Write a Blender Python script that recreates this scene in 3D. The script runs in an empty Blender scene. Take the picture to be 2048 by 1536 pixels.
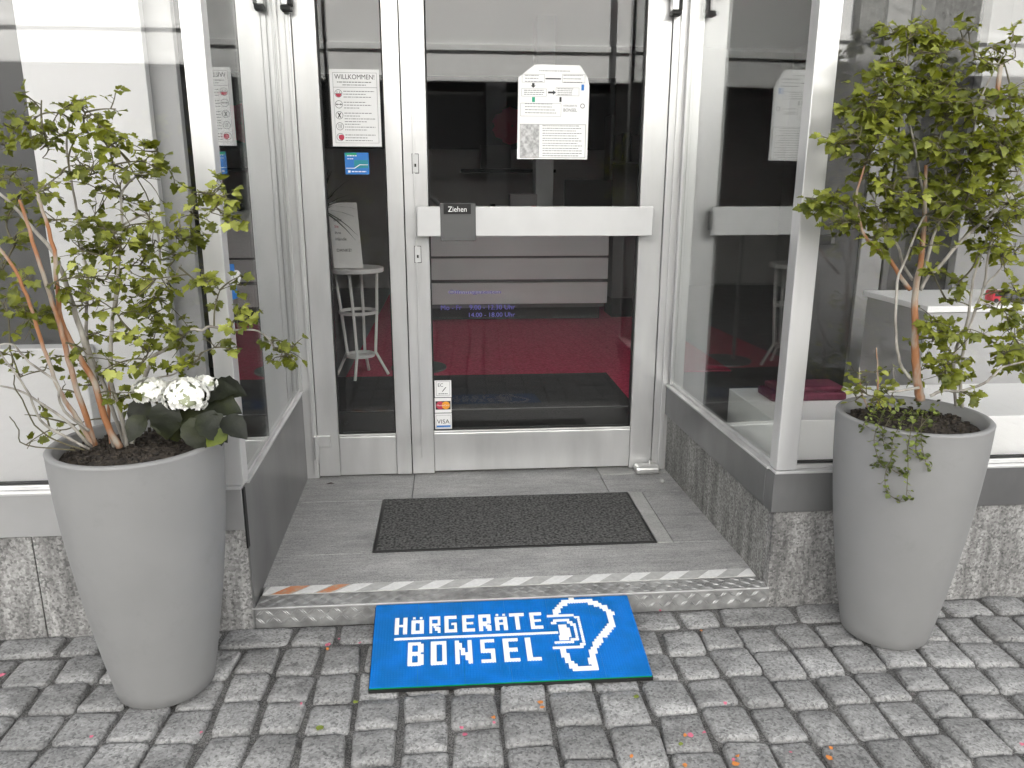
import bpy, bmesh, math, random
from mathutils import Vector, Matrix, Euler
rnd = random.Random(7)
SC = bpy.context.scene
COL = SC.collection

# ------------------------------------------------------------------ camera
F_PX = 1536.9                       # focal length for a 2048 px wide picture
CAM = Vector((-0.0344, -2.1191, 1.2843)); YAW, PITCH, ROLL = .0832, .2517, .0025
FW = Vector((math.sin(YAW)*math.cos(PITCH), math.cos(YAW)*math.cos(PITCH), -math.sin(PITCH)))
R0 = Vector((math.cos(YAW), -math.sin(YAW), 0)); U0 = R0.cross(FW)
RT = R0*math.cos(ROLL) + U0*math.sin(ROLL); UP = -R0*math.sin(ROLL) + U0*math.cos(ROLL)
cam = bpy.data.cameras.new('camera'); camo = bpy.data.objects.new('camera', cam); COL.objects.link(camo)
m = Matrix((RT, UP, -FW)).transposed().to_4x4(); m.translation = CAM
camo.matrix_world = m
cam.sensor_width = 36; cam.lens = 36*F_PX/2048; cam.clip_start = .05; cam.clip_end = 400
SC.camera = camo

# ------------------------------------------------------------------ light
SUN_EL, SUN_AZ = 36, 8              # sun stands behind the shop building: the street is in its shade
w = bpy.data.worlds.new('World'); SC.world = w; w.use_nodes = True
nt = w.node_tree; nt.nodes.clear()
sky = nt.nodes.new('ShaderNodeTexSky'); sky.sky_type = 'NISHITA'; sky.sun_disc = False
sky.sun_elevation = math.radians(SUN_EL); sky.sun_rotation = math.radians(SUN_AZ)
sky.air_density = 1.0; sky.dust_density = 3.0; sky.ozone_density = 1.0
hs = nt.nodes.new('ShaderNodeHueSaturation'); hs.inputs['Saturation'].default_value = .12
bg = nt.nodes.new('ShaderNodeBackground'); bg.inputs['Strength'].default_value = .15
wo = nt.nodes.new('ShaderNodeOutputWorld')
nt.links.new(sky.outputs[0], hs.inputs['Color']); nt.links.new(hs.outputs[0], bg.inputs[0]); nt.links.new(bg.outputs[0], wo.inputs[0])
sl = bpy.data.lights.new('sun', 'SUN'); sl.energy = 5.0; sl.angle = math.radians(.5); sl.color = (1, .97, .92)
so = bpy.data.objects.new('sun', sl); COL.objects.link(so)
sd = Vector((math.sin(math.radians(SUN_AZ))*math.cos(math.radians(SUN_EL)), math.cos(math.radians(SUN_AZ))*math.cos(math.radians(SUN_EL)), math.sin(math.radians(SUN_EL))))
so.rotation_euler = sd.to_track_quat('Z', 'Y').to_euler()
so.location = (0, 20, 20)
SC.view_settings.view_transform = 'Standard'; SC.view_settings.look = 'None'
SC.view_settings.exposure = 2.22; SC.view_settings.gamma = 1
SC.cycles.max_bounces = 10; SC.cycles.diffuse_bounces = 4; SC.cycles.glossy_bounces = 6; SC.cycles.transparent_max_bounces = 24
SC.cycles.caustics_reflective = False; SC.cycles.caustics_refractive = False

# ------------------------------------------------------------------ helpers
def at(u, v, ax, c):
    """the point of a wall or floor (ax = c) that the photograph shows at u, v"""
    d = FW + RT*((u-1024)/F_PX) - UP*((v-768)/F_PX)
    i = 'xyz'.index(ax)
    return CAM + d*((c-CAM[i])/d[i])

def N(mt, typ, **kw):
    n = mt.node_tree.nodes.new(typ)
    for k, v in kw.items():
        if k in n.inputs: n.inputs[k].default_value = v
        else: setattr(n, k, v)
    return n

def mat(name, col, rough=.6, metal=0., spec=None, coat=0.):
    mt = bpy.data.materials.new(name); mt.use_nodes = True
    b = mt.node_tree.nodes['Principled BSDF']
    b.inputs['Base Color'].default_value = (*col, 1); b.inputs['Roughness'].default_value = rough; b.inputs['Metallic'].default_value = metal
    if spec is not None: b.inputs['Specular IOR Level'].default_value = spec
    b.inputs['Coat Weight'].default_value = coat
    return mt

def L(mt, a, b): mt.node_tree.links.new(a, b)
def bsdf(mt): return mt.node_tree.nodes['Principled BSDF']

def noisy(name, c1, c2, scale=20, rough=.6, metal=0., detail=6, lo=.35, hi=.65, bump=0., bscale=None, stretch=(1, 1, 1), rv=0., bdist=.002):
    """two colours mixed by an object-space noise, with relief and uneven gloss"""
    mt = mat(name, c1, rough, metal); b = bsdf(mt)
    g = N(mt, 'ShaderNodeNewGeometry'); mp = N(mt, 'ShaderNodeMapping'); mp.inputs['Scale'].default_value = stretch
    L(mt, g.outputs['Position'], mp.inputs['Vector'])
    n = N(mt, 'ShaderNodeTexNoise', Scale=scale, Detail=detail); L(mt, mp.outputs[0], n.inputs['Vector'])
    r = N(mt, 'ShaderNodeValToRGB'); r.color_ramp.elements[0].position = lo; r.color_ramp.elements[1].position = hi
    r.color_ramp.elements[0].color = (*c1, 1); r.color_ramp.elements[1].color = (*c2, 1)
    L(mt, n.outputs[0], r.inputs[0]); L(mt, r.outputs[0], b.inputs['Base Color'])
    if rv:
        mr = N(mt, 'ShaderNodeMapRange'); mr.inputs['To Min'].default_value = rough-rv; mr.inputs['To Max'].default_value = rough+rv
        n3 = N(mt, 'ShaderNodeTexNoise', Scale=scale*.4, Detail=4); L(mt, mp.outputs[0], n3.inputs['Vector'])
        L(mt, n3.outputs[0], mr.inputs[0]); L(mt, mr.outputs[0], b.inputs['Roughness'])
    if bump:
        n2 = N(mt, 'ShaderNodeTexNoise', Scale=bscale or scale*3, Detail=5); L(mt, mp.outputs[0], n2.inputs['Vector'])
        bp = N(mt, 'ShaderNodeBump', Strength=bump, Distance=bdist); L(mt, n2.outputs[0], bp.inputs['Height']); L(mt, bp.outputs[0], b.inputs['Normal'])
    return mt

def granite(name, dark, mid, light, scale=160, rough=.6, streak=.35, bump=.35, vertical=True, per_piece=0.):
    """speckled stone: crystals, cloudy patches, weather streaks"""
    mt = mat(name, mid, rough); b = bsdf(mt)
    g = N(mt, 'ShaderNodeNewGeometry')
    v = N(mt, 'ShaderNodeTexVoronoi', Scale=scale); L(mt, g.outputs['Position'], v.inputs['Vector'])
    r = N(mt, 'ShaderNodeValToRGB'); cr = r.color_ramp
    cr.elements[0].position = .12; cr.elements[0].color = (*dark, 1)
    cr.elements[1].position = .85; cr.elements[1].color = (*light, 1)
    e = cr.elements.new(.42); e.color = (*mid, 1)
    sx = N(mt, 'ShaderNodeSeparateColor'); L(mt, v.outputs['Color'], sx.inputs[0]); 
    n0 = N(mt, 'ShaderNodeTexNoise', Scale=scale*.35, Detail=6, Roughness=.75); L(mt, g.outputs['Position'], n0.inputs['Vector'])
    ma = N(mt, 'ShaderNodeMath', operation='MULTIPLY_ADD'); ma.inputs[1].default_value = .45; L(mt, sx.outputs[0], ma.inputs[0])
    mb = N(mt, 'ShaderNodeMath', operation='MULTIPLY'); mb.inputs[1].default_value = .55; L(mt, n0.outputs[0], mb.inputs[0]); L(mt, mb.outputs[0], ma.inputs[2])
    L(mt, ma.outputs[0], r.inputs[0])
    mp = N(mt, 'ShaderNodeMapping'); mp.inputs['Scale'].default_value = (9, 9, 1.2) if vertical else (2.5, 7, 5)
    L(mt, g.outputs['Position'], mp.inputs['Vector'])
    n1 = N(mt, 'ShaderNodeTexNoise', Scale=1.6, Detail=7, Roughness=.65); L(mt, mp.outputs[0], n1.inputs['Vector'])
    mr = N(mt, 'ShaderNodeMapRange'); mr.inputs['From Min'].default_value = .3; mr.inputs['From Max'].default_value = .7
    mr.inputs['To Min'].default_value = 1-streak; mr.inputs['To Max'].default_value = 1+streak*.5; L(mt, n1.outputs[0], mr.inputs[0])
    mm = N(mt, 'ShaderNodeMix', data_type='RGBA', blend_type='MULTIPLY'); mm.inputs[0].default_value = 1
    L(mt, r.outputs[0], mm.inputs[6]); L(mt, mr.outputs[0], mm.inputs[7])
    out = mm.outputs[2]
    if per_piece:
        oi = N(mt, 'ShaderNodeObjectInfo'); m2 = N(mt, 'ShaderNodeMapRange'); m2.inputs['To Min'].default_value = 1-per_piece; m2.inputs['To Max'].default_value = 1+per_piece
        L(mt, oi.outputs['Random'], m2.inputs[0]); m3 = N(mt, 'ShaderNodeMix', data_type='RGBA', blend_type='MULTIPLY'); m3.inputs[0].default_value = 1
        L(mt, out, m3.inputs[6]); L(mt, m2.outputs[0], m3.inputs[7]); out = m3.outputs[2]
    L(mt, out, b.inputs['Base Color'])
    bp = N(mt, 'ShaderNodeBump', Strength=bump, Distance=.003); L(mt, n0.outputs[0], bp.inputs['Height']); L(mt, bp.outputs[0], b.inputs['Normal'])
    return mt

def glass_mat(name, f0, tint=(.93, .95, .94), power=5., rough=.0):
    """coated window glass: lets light through, mirrors more the flatter one looks at it"""
    mt = bpy.data.materials.new(name); mt.use_nodes = True; t = mt.node_tree; t.nodes.clear()
    g = N(mt, 'ShaderNodeNewGeometry'); dp = N(mt, 'ShaderNodeVectorMath', operation='DOT_PRODUCT')
    L(mt, g.outputs['Normal'], dp.inputs[0]); L(mt, g.outputs['Incoming'], dp.inputs[1])
    ab = N(mt, 'ShaderNodeMath', operation='ABSOLUTE'); L(mt, dp.outputs['Value'], ab.inputs[0])
    su = N(mt, 'ShaderNodeMath', operation='SUBTRACT'); su.inputs[0].default_value = 1; L(mt, ab.outputs[0], su.inputs[1])
    po = N(mt, 'ShaderNodeMath', operation='POWER'); po.inputs[1].default_value = power; L(mt, su.outputs[0], po.inputs[0])
    ma = N(mt, 'ShaderNodeMath', operation='MULTIPLY_ADD'); ma.inputs[1].default_value = 1-f0; ma.inputs[2].default_value = f0; L(mt, po.outputs[0], ma.inputs[0])
    tr = N(mt, 'ShaderNodeBsdfTransparent'); tr.inputs[0].default_value = (*tint, 1)
    gl = N(mt, 'ShaderNodeBsdfGlossy'); gl.inputs['Roughness'].default_value = rough; gl.inputs[0].default_value = (.97, .98, .98, 1)
    mx = N(mt, 'ShaderNodeMixShader'); L(mt, ma.outputs[0], mx.inputs[0]); L(mt, tr.outputs[0], mx.inputs[1]); L(mt, gl.outputs[0], mx.inputs[2])
    o = N(mt, 'ShaderNodeOutputMaterial'); L(mt, mx.outputs[0], o.inputs[0])
    return mt

class M:
    """collects shapes (world coordinates) into one bmesh"""
    def __init__(s): s.b = bmesh.new()
    def box(s, x0, x1, y0, y1, z0, z1, bev=0.):
        r = bmesh.ops.create_cube(s.b, size=1)
        for v in r['verts']: v.co = Vector(((x0+x1)/2+v.co.x*(x1-x0), (y0+y1)/2+v.co.y*(y1-y0), (z0+z1)/2+v.co.z*(z1-z0)))
        if bev:
            es = list({e for v in r['verts'] for e in v.link_edges})
            bmesh.ops.bevel(s.b, geom=es, offset=bev, segments=2, affect='EDGES', profile=.5)
        return s
    def face(s, pts, thick=None):
        vs = [s.b.verts.new(p) for p in pts]; f = s.b.faces.new(vs)
        if thick is not None:
            n = Vector(thick); back = [s.b.verts.new(Vector(p)+n) for p in pts]
            s.b.faces.new(back[::-1])
            k = len(pts)
            for i in range(k): s.b.faces.new([vs[i], back[i], back[(i+1) % k], vs[(i+1) % k]])
        return s
    def tube(s, pts, r0, r1=None, n=6, cap=True):
        pts = [Vector(p) for p in pts]; r1 = r0 if r1 is None else r1; rings = []
        k = len(pts)
        for i, p in enumerate(pts):
            d = (pts[min(i+1, k-1)]-pts[max(i-1, 0)]).normalized()
            a = d.orthogonal().normalized(); b = d.cross(a); r = r0+(r1-r0)*i/(k-1)
            if i and rings:   # keep rings from twisting
                a = (pa-d*pa.dot(d)).normalized(); b = d.cross(a)
            pa = a
            rings.append([s.b.verts.new(p+(a*math.cos(2*math.pi*j/n)+b*math.sin(2*math.pi*j/n))*r) for j in range(n)])
        for q, t in zip(rings, rings[1:]):
            for j in range(n): s.b.faces.new([q[j], q[(j+1) % n], t[(j+1) % n], t[j]])
        if cap: s.b.faces.new(rings[0][::-1]); s.b.faces.new(rings[-1])
        return s
    def lathe(s, prof, c, n=48, squash=0.):
        rings = []
        for r, z in prof:
            if r <= 1e-6: rings.append([s.b.verts.new((c[0], c[1], c[2]+z))])
            else: rings.append([s.b.verts.new((c[0]+r*math.cos(2*math.pi*j/n), c[1]+r*math.sin(2*math.pi*j/n), c[2]+z)) for j in range(n)])
        for q, t in zip(rings, rings[1:]):
            for j in range(n):
                j2 = (j+1) % n
                if len(q) == 1 and len(t) == 1: continue
                if len(q) == 1: s.b.faces.new([q[0], t[j2], t[j]])
                elif len(t) == 1: s.b.faces.new([q[j], q[j2], t[0]])
                else: s.b.faces.new([q[j], q[j2], t[j2], t[j]])
        return s
    def text(s, body, x, z, y, width=None, height=None, align='LEFT', flip=False, shear=0., thick=.0006):
        c = bpy.data.curves.new('t', 'FONT'); c.body = body; c.size = 1; c.resolution_u = 3; c.align_x = 'LEFT'
        o = bpy.data.objects.new('t', c); COL.objects.link(o)
        dg = bpy.context.evaluated_depsgraph_get(); me = bpy.data.meshes.new_from_object(o.evaluated_get(dg))
        xs = [v.co.x for v in me.vertices]; ys = [v.co.y for v in me.vertices]
        x0, x1, y0, y1 = min(xs), max(xs), min(ys), max(ys)
        sx = (width/(x1-x0)) if width else height/(y1-y0); sy = (height/(y1-y0)) if height else sx
        off = {'LEFT': 0, 'CENTER': -(x1-x0)*sx/2, 'RIGHT': -(x1-x0)*sx}[align]
        vs = [s.b.verts.new((x+off+(v.co.x-x0)*sx, y, z+(v.co.y-y0)*sy)) for v in me.vertices]
        for p in me.polygons:
            try: s.b.faces.new([vs[i] for i in p.vertices])
            except ValueError: pass
        bpy.data.objects.remove(o); bpy.data.curves.remove(c); bpy.data.meshes.remove(me)
        return s

def wloc(o):
    p = Vector((0, 0, 0))
    while o is not None: p += o.location; o = o.parent
    return p

def obj(name, m_, mt, parent=None, smooth=False, kind=None, origin=None):
    me = bpy.data.meshes.new(name)
    bmesh.ops.recalc_face_normals(m_.b, faces=m_.b.faces[:])
    m_.b.to_mesh(me); m_.b.free()
    off = wloc(parent) if parent else Vector((0, 0, 0))
    org = Vector(origin) if origin is not None else off
    me.transform(Matrix.Translation(-org))
    if smooth:
        for p in me.polygons: p.use_smooth = True
    me.materials.append(mt)
    o = bpy.data.objects.new(name, me); COL.objects.link(o); o.location = org-off if parent else org
    if parent: o.parent = parent
    if kind: o['kind'] = kind
    return o

def thing(name, label, cat, loc=(0, 0, 0), group=None, kind=None):
    o = bpy.data.objects.new(name, None); COL.objects.link(o); o.location = loc; o.empty_display_size = .05
    if label: o['label'] = label
    if cat: o['category'] = cat
    if group: o['group'] = group
    if kind: o['kind'] = kind
    return o

def tag(o, label, cat, group=None):
    o['label'] = label; o['category'] = cat
    if group: o['group'] = group
    return o

def inst(name, me, parent, loc, rot, scale=(1, 1, 1)):
    o = bpy.data.objects.new(name, me); COL.objects.link(o); o.parent = parent
    o.location = Vector(loc)-wloc(parent); o.rotation_euler = rot; o.scale = scale
    return o

# ------------------------------------------------------------------ materials
ALU = noisy('anodised aluminium', (.58, .58, .58), (.70, .70, .70), 3, .30, .56, stretch=(3, 3, .6))
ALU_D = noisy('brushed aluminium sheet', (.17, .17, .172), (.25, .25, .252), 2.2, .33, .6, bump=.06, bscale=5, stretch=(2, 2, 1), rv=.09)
ALU_STEP = noisy('worn chequer plate', (.30, .30, .295), (.46, .46, .455), 22, .42, .6, bump=.15, bscale=160, rv=.12)
BLACK = mat('black rubber', (.012, .012, .012), .55)
GLASS = glass_mat('window glass', .030, (1, 1, 1))
GLASS_S = glass_mat('side window glass', .055, (.97, .98, .97), power=3.0)
GLASS_F = glass_mat('display window glass', .042, (1, 1, 1))
GRAN = granite('grey granite cladding', (.045, .045, .045), (.235, .232, .228), (.46, .455, .445), 150, .62, .75)
GRAN_D = granite('weathered granite return', (.04, .04, .04), (.19, .188, .18), (.40, .40, .385), 170, .65, .6)
LAND = granite('landing stone', (.18, .178, .175), (.35, .35, .345), (.50, .495, .49), 300, .48, .35, .12, False)
LAND_L = granite('pale landing stone', (.26, .26, .25), (.40, .40, .39), (.52, .52, .5), 300, .45, .2, .1, False)
SETT = granite('granite sett', (.045, .045, .045), (.245, .245, .243), (.39, .389, .385), 190, .8, .42, 1.0, False, .13)
JOINT = granite('joint grit', (.025, .025, .024), (.085, .083, .08), (.30, .295, .285), 420, .9, .5, 1., False)
POT = noisy('matt grey planter', (.205, .205, .205), (.222, .222, .222), 5, .62, bump=.04, bscale=120)
SOIL = noisy('potting soil', (.012, .009, .007), (.05, .04, .03), 90, .95, bump=1., bscale=140, bdist=.006)
WHITE = mat('white laminate', (.80, .80, .79), .45)
PAPER = mat('white paper', (.82, .82, .82), .55)
INK = mat('black print', (.03, .03, .03), .6)
INK2 = mat('grey print', (.10, .10, .10), .6)
CRED = mat('red print', (.5, .04, .08), .6)
CGREEN = mat('green print', (.02, .35, .2), .6)
CBLUE = mat('blue print', (.02, .18, .55), .5)
CTEAL = mat('teal print', (.01, .24, .30), .5)
CYEL = mat('orange print', (.85, .35, .03), .5)
MATB = noisy('ribbed black carpet', (.018, .018, .018), (.15, .15, .148), 110, .95, bump=.8, bscale=500)
DARK = mat('dark grey plastic', (.09, .09, .09), .45)
WALLI = noisy('interior plaster', (.52, .52, .515), (.58, .58, .575), 3, .8)
REDC = noisy('red carpet', (.42, .015, .06), (.62, .05, .13), 60, .95, bump=.5, bscale=300)
FLOORI = noisy('dark interior floor', (.03, .03, .03), (.05, .05, .05), 12, .6)
CEILI = mat('interior ceiling', (.8, .8, .79), .8)

def grain(mt):
    # fine lengthwise grooves of sawn stone
    t = mt.node_tree; b = bsdf(mt); g = N(mt, 'ShaderNodeNewGeometry'); mp = N(mt, 'ShaderNodeMapping'); mp.inputs['Scale'].default_value = (7, 260, 20)
    L(mt, g.outputs['Position'], mp.inputs['Vector']); n = N(mt, 'ShaderNodeTexNoise', Scale=1.3, Detail=6, Roughness=.7); L(mt, mp.outputs[0], n.inputs['Vector'])
    mr = N(mt, 'ShaderNodeMapRange'); mr.inputs['From Min'].default_value = .3; mr.inputs['From Max'].default_value = .7; mr.inputs['To Min'].default_value = .76; mr.inputs['To Max'].default_value = 1.26
    L(mt, n.outputs[0], mr.inputs[0]); mx = N(mt, 'ShaderNodeMix', data_type='RGBA', blend_type='MULTIPLY'); mx.inputs[0].default_value = 1
    src = b.inputs['Base Color'].links[0].from_socket; L(mt, src, mx.inputs[6]); L(mt, mr.outputs[0], mx.inputs[7]); L(mt, mx.outputs[2], b.inputs['Base Color'])
grain(LAND)
# splash marks and scuffs on the planters
g_ = N(POT, 'ShaderNodeNewGeometry'); n_ = N(POT, 'ShaderNodeTexNoise', Scale=7, Detail=9, Roughness=.75); L(POT, g_.outputs['Position'], n_.inputs['Vector'])
r_ = N(POT, 'ShaderNodeMapRange'); r_.inputs['From Min'].default_value = .55; r_.inputs['From Max'].default_value = .72; r_.inputs['To Min'].default_value = 1; r_.inputs['To Max'].default_value = .90; L(POT, n_.outputs[0], r_.inputs[0])
x_ = N(POT, 'ShaderNodeMix', data_type='RGBA', blend_type='MULTIPLY'); x_.inputs[0].default_value = 1; b_ = bsdf(POT)
L(POT, b_.inputs['Base Color'].links[0].from_socket, x_.inputs[6]); L(POT, r_.outputs[0], x_.inputs[7]); L(POT, x_.outputs[2], b_.inputs['Base Color'])

# ================================================================== ground
XL, XR, YD, ZL = -.63, .95, 1.09, .059
g = M()
g.face([(-60, -60, -.013), (60, -60, -.013), (60, 60, -.013), (-60, 60, -.013)])
ground = obj('pavement', g, JOINT, kind='structure')

def sett_mesh(seed, stretch=1.):
    r = random.Random(seed); n = 12; b = bmesh.new()
    ph = [r.uniform(-.035, .03) for _ in range(n)]; sh = r.uniform(-.10, .10); tp_ = r.uniform(-.08, .08); sh2 = r.uniform(-.07, .07)
    def ring(s, z, jit=0.):
        out = []
        for j in range(n):
            a = 2*math.pi*(j+.5)/n; c_, s_ = math.cos(a), math.sin(a)
            e = .22
            x = math.copysign(abs(c_)**e, c_)*.5; y = math.copysign(abs(s_)**e, s_)*.5
            k = s+ph[j]
            out.append(b.verts.new((x*k*(1+tp_*y)+sh*y*k, y*k*(1+sh2*x), z+r.uniform(-jit, jit))))
        return out
    rs = [ring(1.0, -.05), ring(1.0, -.012, .002), ring(.972, -.0035, .0015), ring(.88, .0, .0025), ring(.45, .0006, .0022)]
    c = b.verts.new((0, 0, .0015))
    for q, t in zip(rs, rs[1:]):
        for j in range(n): b.faces.new([q[j], q[(j+1) % n], t[(j+1) % n], t[j]])
    for j in range(n): b.faces.new([rs[-1][j], rs[-1][(j+1) % n], c])
    me = bpy.data.meshes.new('cobblestone'); b.to_mesh(me); b.free()
    for p in me.polygons: p.use_smooth = True
    me.materials.append(SETT)
    return me
SETTS = [sett_mesh(i) for i in range(14)]
# layout: columns running away from the wall, about 12 cm wide, joints wider between columns than within them
field = M(); singles = []
def put_sett(x, y, wx, wy, rot, z):
    inside = CAM and True
    p = Vector((x, y, 0))-CAM; d = p.dot(FW)
    u = 1024+F_PX*p.dot(RT)/d if d > 0 else -9e9; v = 768-F_PX*p.dot(UP)/d if d > 0 else -9e9
    if d > .3 and -70 < u < 2118 and v < 1610: singles.append((x, y, wx, wy, rot, z))
    else:
        me = rnd.choice(SETTS); mx = Matrix.Translation((x, y, z)) @ Matrix.Rotation(rot, 4, 'Z') @ Matrix.Diagonal((wx, wy, 1, 1))
        vs = [field.b.verts.new(mx @ v_.co) for v_ in me.vertices]
        for p_ in me.polygons: field.b.faces.new([vs[i] for i in p_.vertices]).smooth = True
def colx(i, y):
    return -.04+.1215*i+.012*math.sin(y*2.3+i*.55)-.035*(y+.4)*math.sin(i*.33+.6)
y_first = -.112
for side in (0,):
    x = -4.2
    while x < 5.2:       # long stones laid along the foot of the wall
        wdt = rnd.uniform(.15, .25) if rnd.random() < .6 else rnd.uniform(.11, .14)
        put_sett(x+wdt/2, -.056+rnd.uniform(-.003, .003), wdt-.014, .094, rnd.uniform(-.015, .015), rnd.uniform(-.006, -.001))
        x += wdt
for i in range(-33, 42):
    y = y_first-rnd.uniform(0, .012)
    ymin = -3.4
    while y > ymin:
        ln = rnd.gauss(.122, .011); ln = max(.095, min(.15, ln))
        yc = y-ln/2; xa, xb = colx(i, yc), colx(i+1, yc)
        gap = .0105+rnd.uniform(-.005, .006)
        rot = -math.atan((colx(i, yc-.05)-colx(i, yc+.05))/.1)*-1 + rnd.uniform(-.045, .045) - .02
        put_sett((xa+xb)/2+rnd.uniform(-.003, .003), yc, xb-xa-gap, ln-rnd.uniform(.003, .008), rot, rnd.uniform(-.005, .003))
        y -= ln
singles.sort(key=lambda s: (s[0]-CAM.x)**2+(s[1]-CAM.y)**2)
for k, (x, y, wx, wy, rot, z) in enumerate(singles):
    inst('cobblestone', rnd.choice(SETTS), ground, (x, y, z), (rnd.uniform(-.035, .035), rnd.uniform(-.035, .035), rot), (wx, wy, 1))
fo = obj('cobblestone_field', field, SETT, ground, kind='stuff')

# ================================================================== landing
lb = M().box(XL, XR, .004, YD+.1, -.02, .040).box(XL-.05, XL-.0005, .125, YD+.1, -.02, .040)
landing = obj('landing', lb, JOINT, kind='structure')
slabs = [(XL-.012, XR, .124, .332), (XL-.032, -.313, .335, .797), (XL-.045, -.197, .800, YD+.02), (-.194, .613, .800, YD+.02), (.616, XR, .800, 1.005),
         (.751, XR, .335, .797)]
for x0, x1, y0, y1 in slabs: obj('slab', M().box(x0, x1, y0, y1, .03, ZL+rnd.uniform(-.0006, .0006), .0015), LAND, landing)
o = obj('slab', M().box(.616, XR-.02, 1.008, YD+.02, .03, ZL+.001, .001), LAND_L, landing); o['label'] = 'pale patched slab under the door hinge'
o = obj('mat_well_edge', M().box(.692, .748, .335, .797, .03, ZL+.0015, .001), LAND_L, landing)
# chequer plate step
st = thing('metal_step', 'worn aluminium chequer plate edge in front of the stone landing', 'step', (.16, .03, 0))
obj('tread_plate', M().box(XL+.002, XR+.008, .003, .0705, .05, ZL, .0008), ALU_STEP, st)
obj('front_plate', M().box(XL-.008, XR+.010, -.002, .002, -.01, ZL+.001, .0008), ALU_STEP, st)
def tear(mm, cx, cy, ang, plane):
    l, wd, h = .0150, .0023, .0022
    pts = []
    for a, b_, c_ in ((-l, 0, 0), (0, -wd, 0), (l, 0, 0), (0, wd, 0), (-l*.4, 0, h), (l*.4, 0, h)):
        x_, y_ = a*math.cos(ang)-b_*math.sin(ang), a*math.sin(ang)+b_*math.cos(ang)
        pts.append((cx+x_, cy+y_, ZL+.0002+c_) if plane == 'z' else (cx+x_, -.0022-c_, cy+y_))
    v = [mm.b.verts.new(p) for p in pts]
    for f in ((0, 1, 5, 4), (1, 2, 5), (2, 3, 5), (3, 0, 4, 5)): mm.b.faces.new([v[i] for i in f])
tb = M(); 
for i in range(62):
    for j in range(3):
        for q_ in (-.0036, .0036): tear(tb, XL+.02+i*.0255+q_, .012+j*.0225, .8 if (i+j) % 2 else -.8, 'z')
obj('tread_bumps', tb, ALU_STEP, st, kind='stuff')
tb = M()
for i in range(62):
    for j in range(2):
        for q_ in (-.0036, .0036): tear(tb, XL+.015+i*.0255+q_, .016+j*.026, .8 if (i+j) % 2 else -.8, 'y')
obj('edge_highlight', M().box(XL-.006, XR+.008, -.0045, -.0022, ZL-.004, ZL+.0005, .0006), ALU, st)  # brighter strip added as a highlight along the step's front edge
obj('front_bumps', tb, ALU_STEP, st, kind='stuff')
# striped tape
tp = thing('hazard_tape', 'faded white striped warning tape along the step edge', 'tape', (.16, .097, ZL))
obj('backing', M().box(XL+.006, XR-.004, .0725, .1215, ZL-.02, ZL+.0012, .0003), noisy('worn tape backing', (.40, .40, .39), (.50, .50, .49), 60, .5), tp)
TW = noisy('white tape print', (.80, .80, .79), (.70, .70, .69), 80, .4); TO = noisy('orange tape print', (.62, .22, .09), (.5, .35, .25), 90, .5)
def stripe(x0, wd, mt_, lab=None):
    a = [(x0, .0735), (x0+wd, .0735), (x0+wd+.052, .1205), (x0+.052, .1205)]
    a = [(min(max(p, XL+.007), XR-.005), q) for p, q in a]
    o = obj('stripe', M().face([(p, q, ZL+.0014) for p, q in a], (0, 0, .0006)), mt_, tp)
    if lab: o['label'] = lab
x = XL-.03; k = 0
while x < XR-.03:
    stripe(x, .062, TW); k += 1
    x += .1285
stripe(XL+.012+.0185, .060, TO, 'orange stripe at the left end'); stripe(XL+.17, .045, TO, 'paler orange stripe')
# ribbed door mat in its well
dm = thing('door_mat', 'black ribbed entrance mat let into the stone landing', 'mat', (.19, .565, ZL))
obj('rubber_edge', M().box(-.310, .689, .334, .798, .035, ZL+.0035, .002), BLACK, dm)
rb = M()
for i in range(116):
    y = .346+i*.00382; rb.box(-.298, .677, y, y+.0022, ZL+.003, ZL+.0062)
obj('carpet_ribs', rb, MATB, dm, kind='stuff')
obj('carpet_base', M().box(-.299, .678, .345, .787, ZL+.001, ZL+.0045), MATB, dm)

# ================================================================== granite and sill around the recess
ZS, ZB = .445, .318
wl = thing('granite_plinth', 'speckled grey granite plinth under the left shop window', 'wall', (-1.6, .1, 0))
xs = [-4.0, -3.3, -2.6, -1.93, -1.232, -.632]
for a, b_ in zip(xs, xs[1:]): obj('granite_slab', M().box(a+.0015, b_-.0015, .0, .04, -.03, ZB-.002, .002), GRAN, wl)
obj('backing', M().box(-4.0, -.66, .038, .16, -.03, ZB-.004), GRAN_D, wl)
wr = thing('granite_plinth', 'speckled grey granite plinth under the right shop window', 'wall', (2.2, .1, 0))
xs = [.952, 1.86, 2.55, 3.3, 4.2]
for a, b_ in zip(xs, xs[1:]): obj('granite_slab', M().box(a+.0015, b_-.0015, .0, .04, -.03, ZB-.002, .002), GRAN, wr)
obj('backing', M().box(.99, 4.2, .038, .16, -.03, ZB-.004), GRAN_D, wr)
o = obj('return_slab', M().box(.9515, .99, .042, YD-.03, .03, ZB-.002, .002), GRAN_D, wr); o['label'] = 'stained granite slab lining the right side of the recess'
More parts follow.
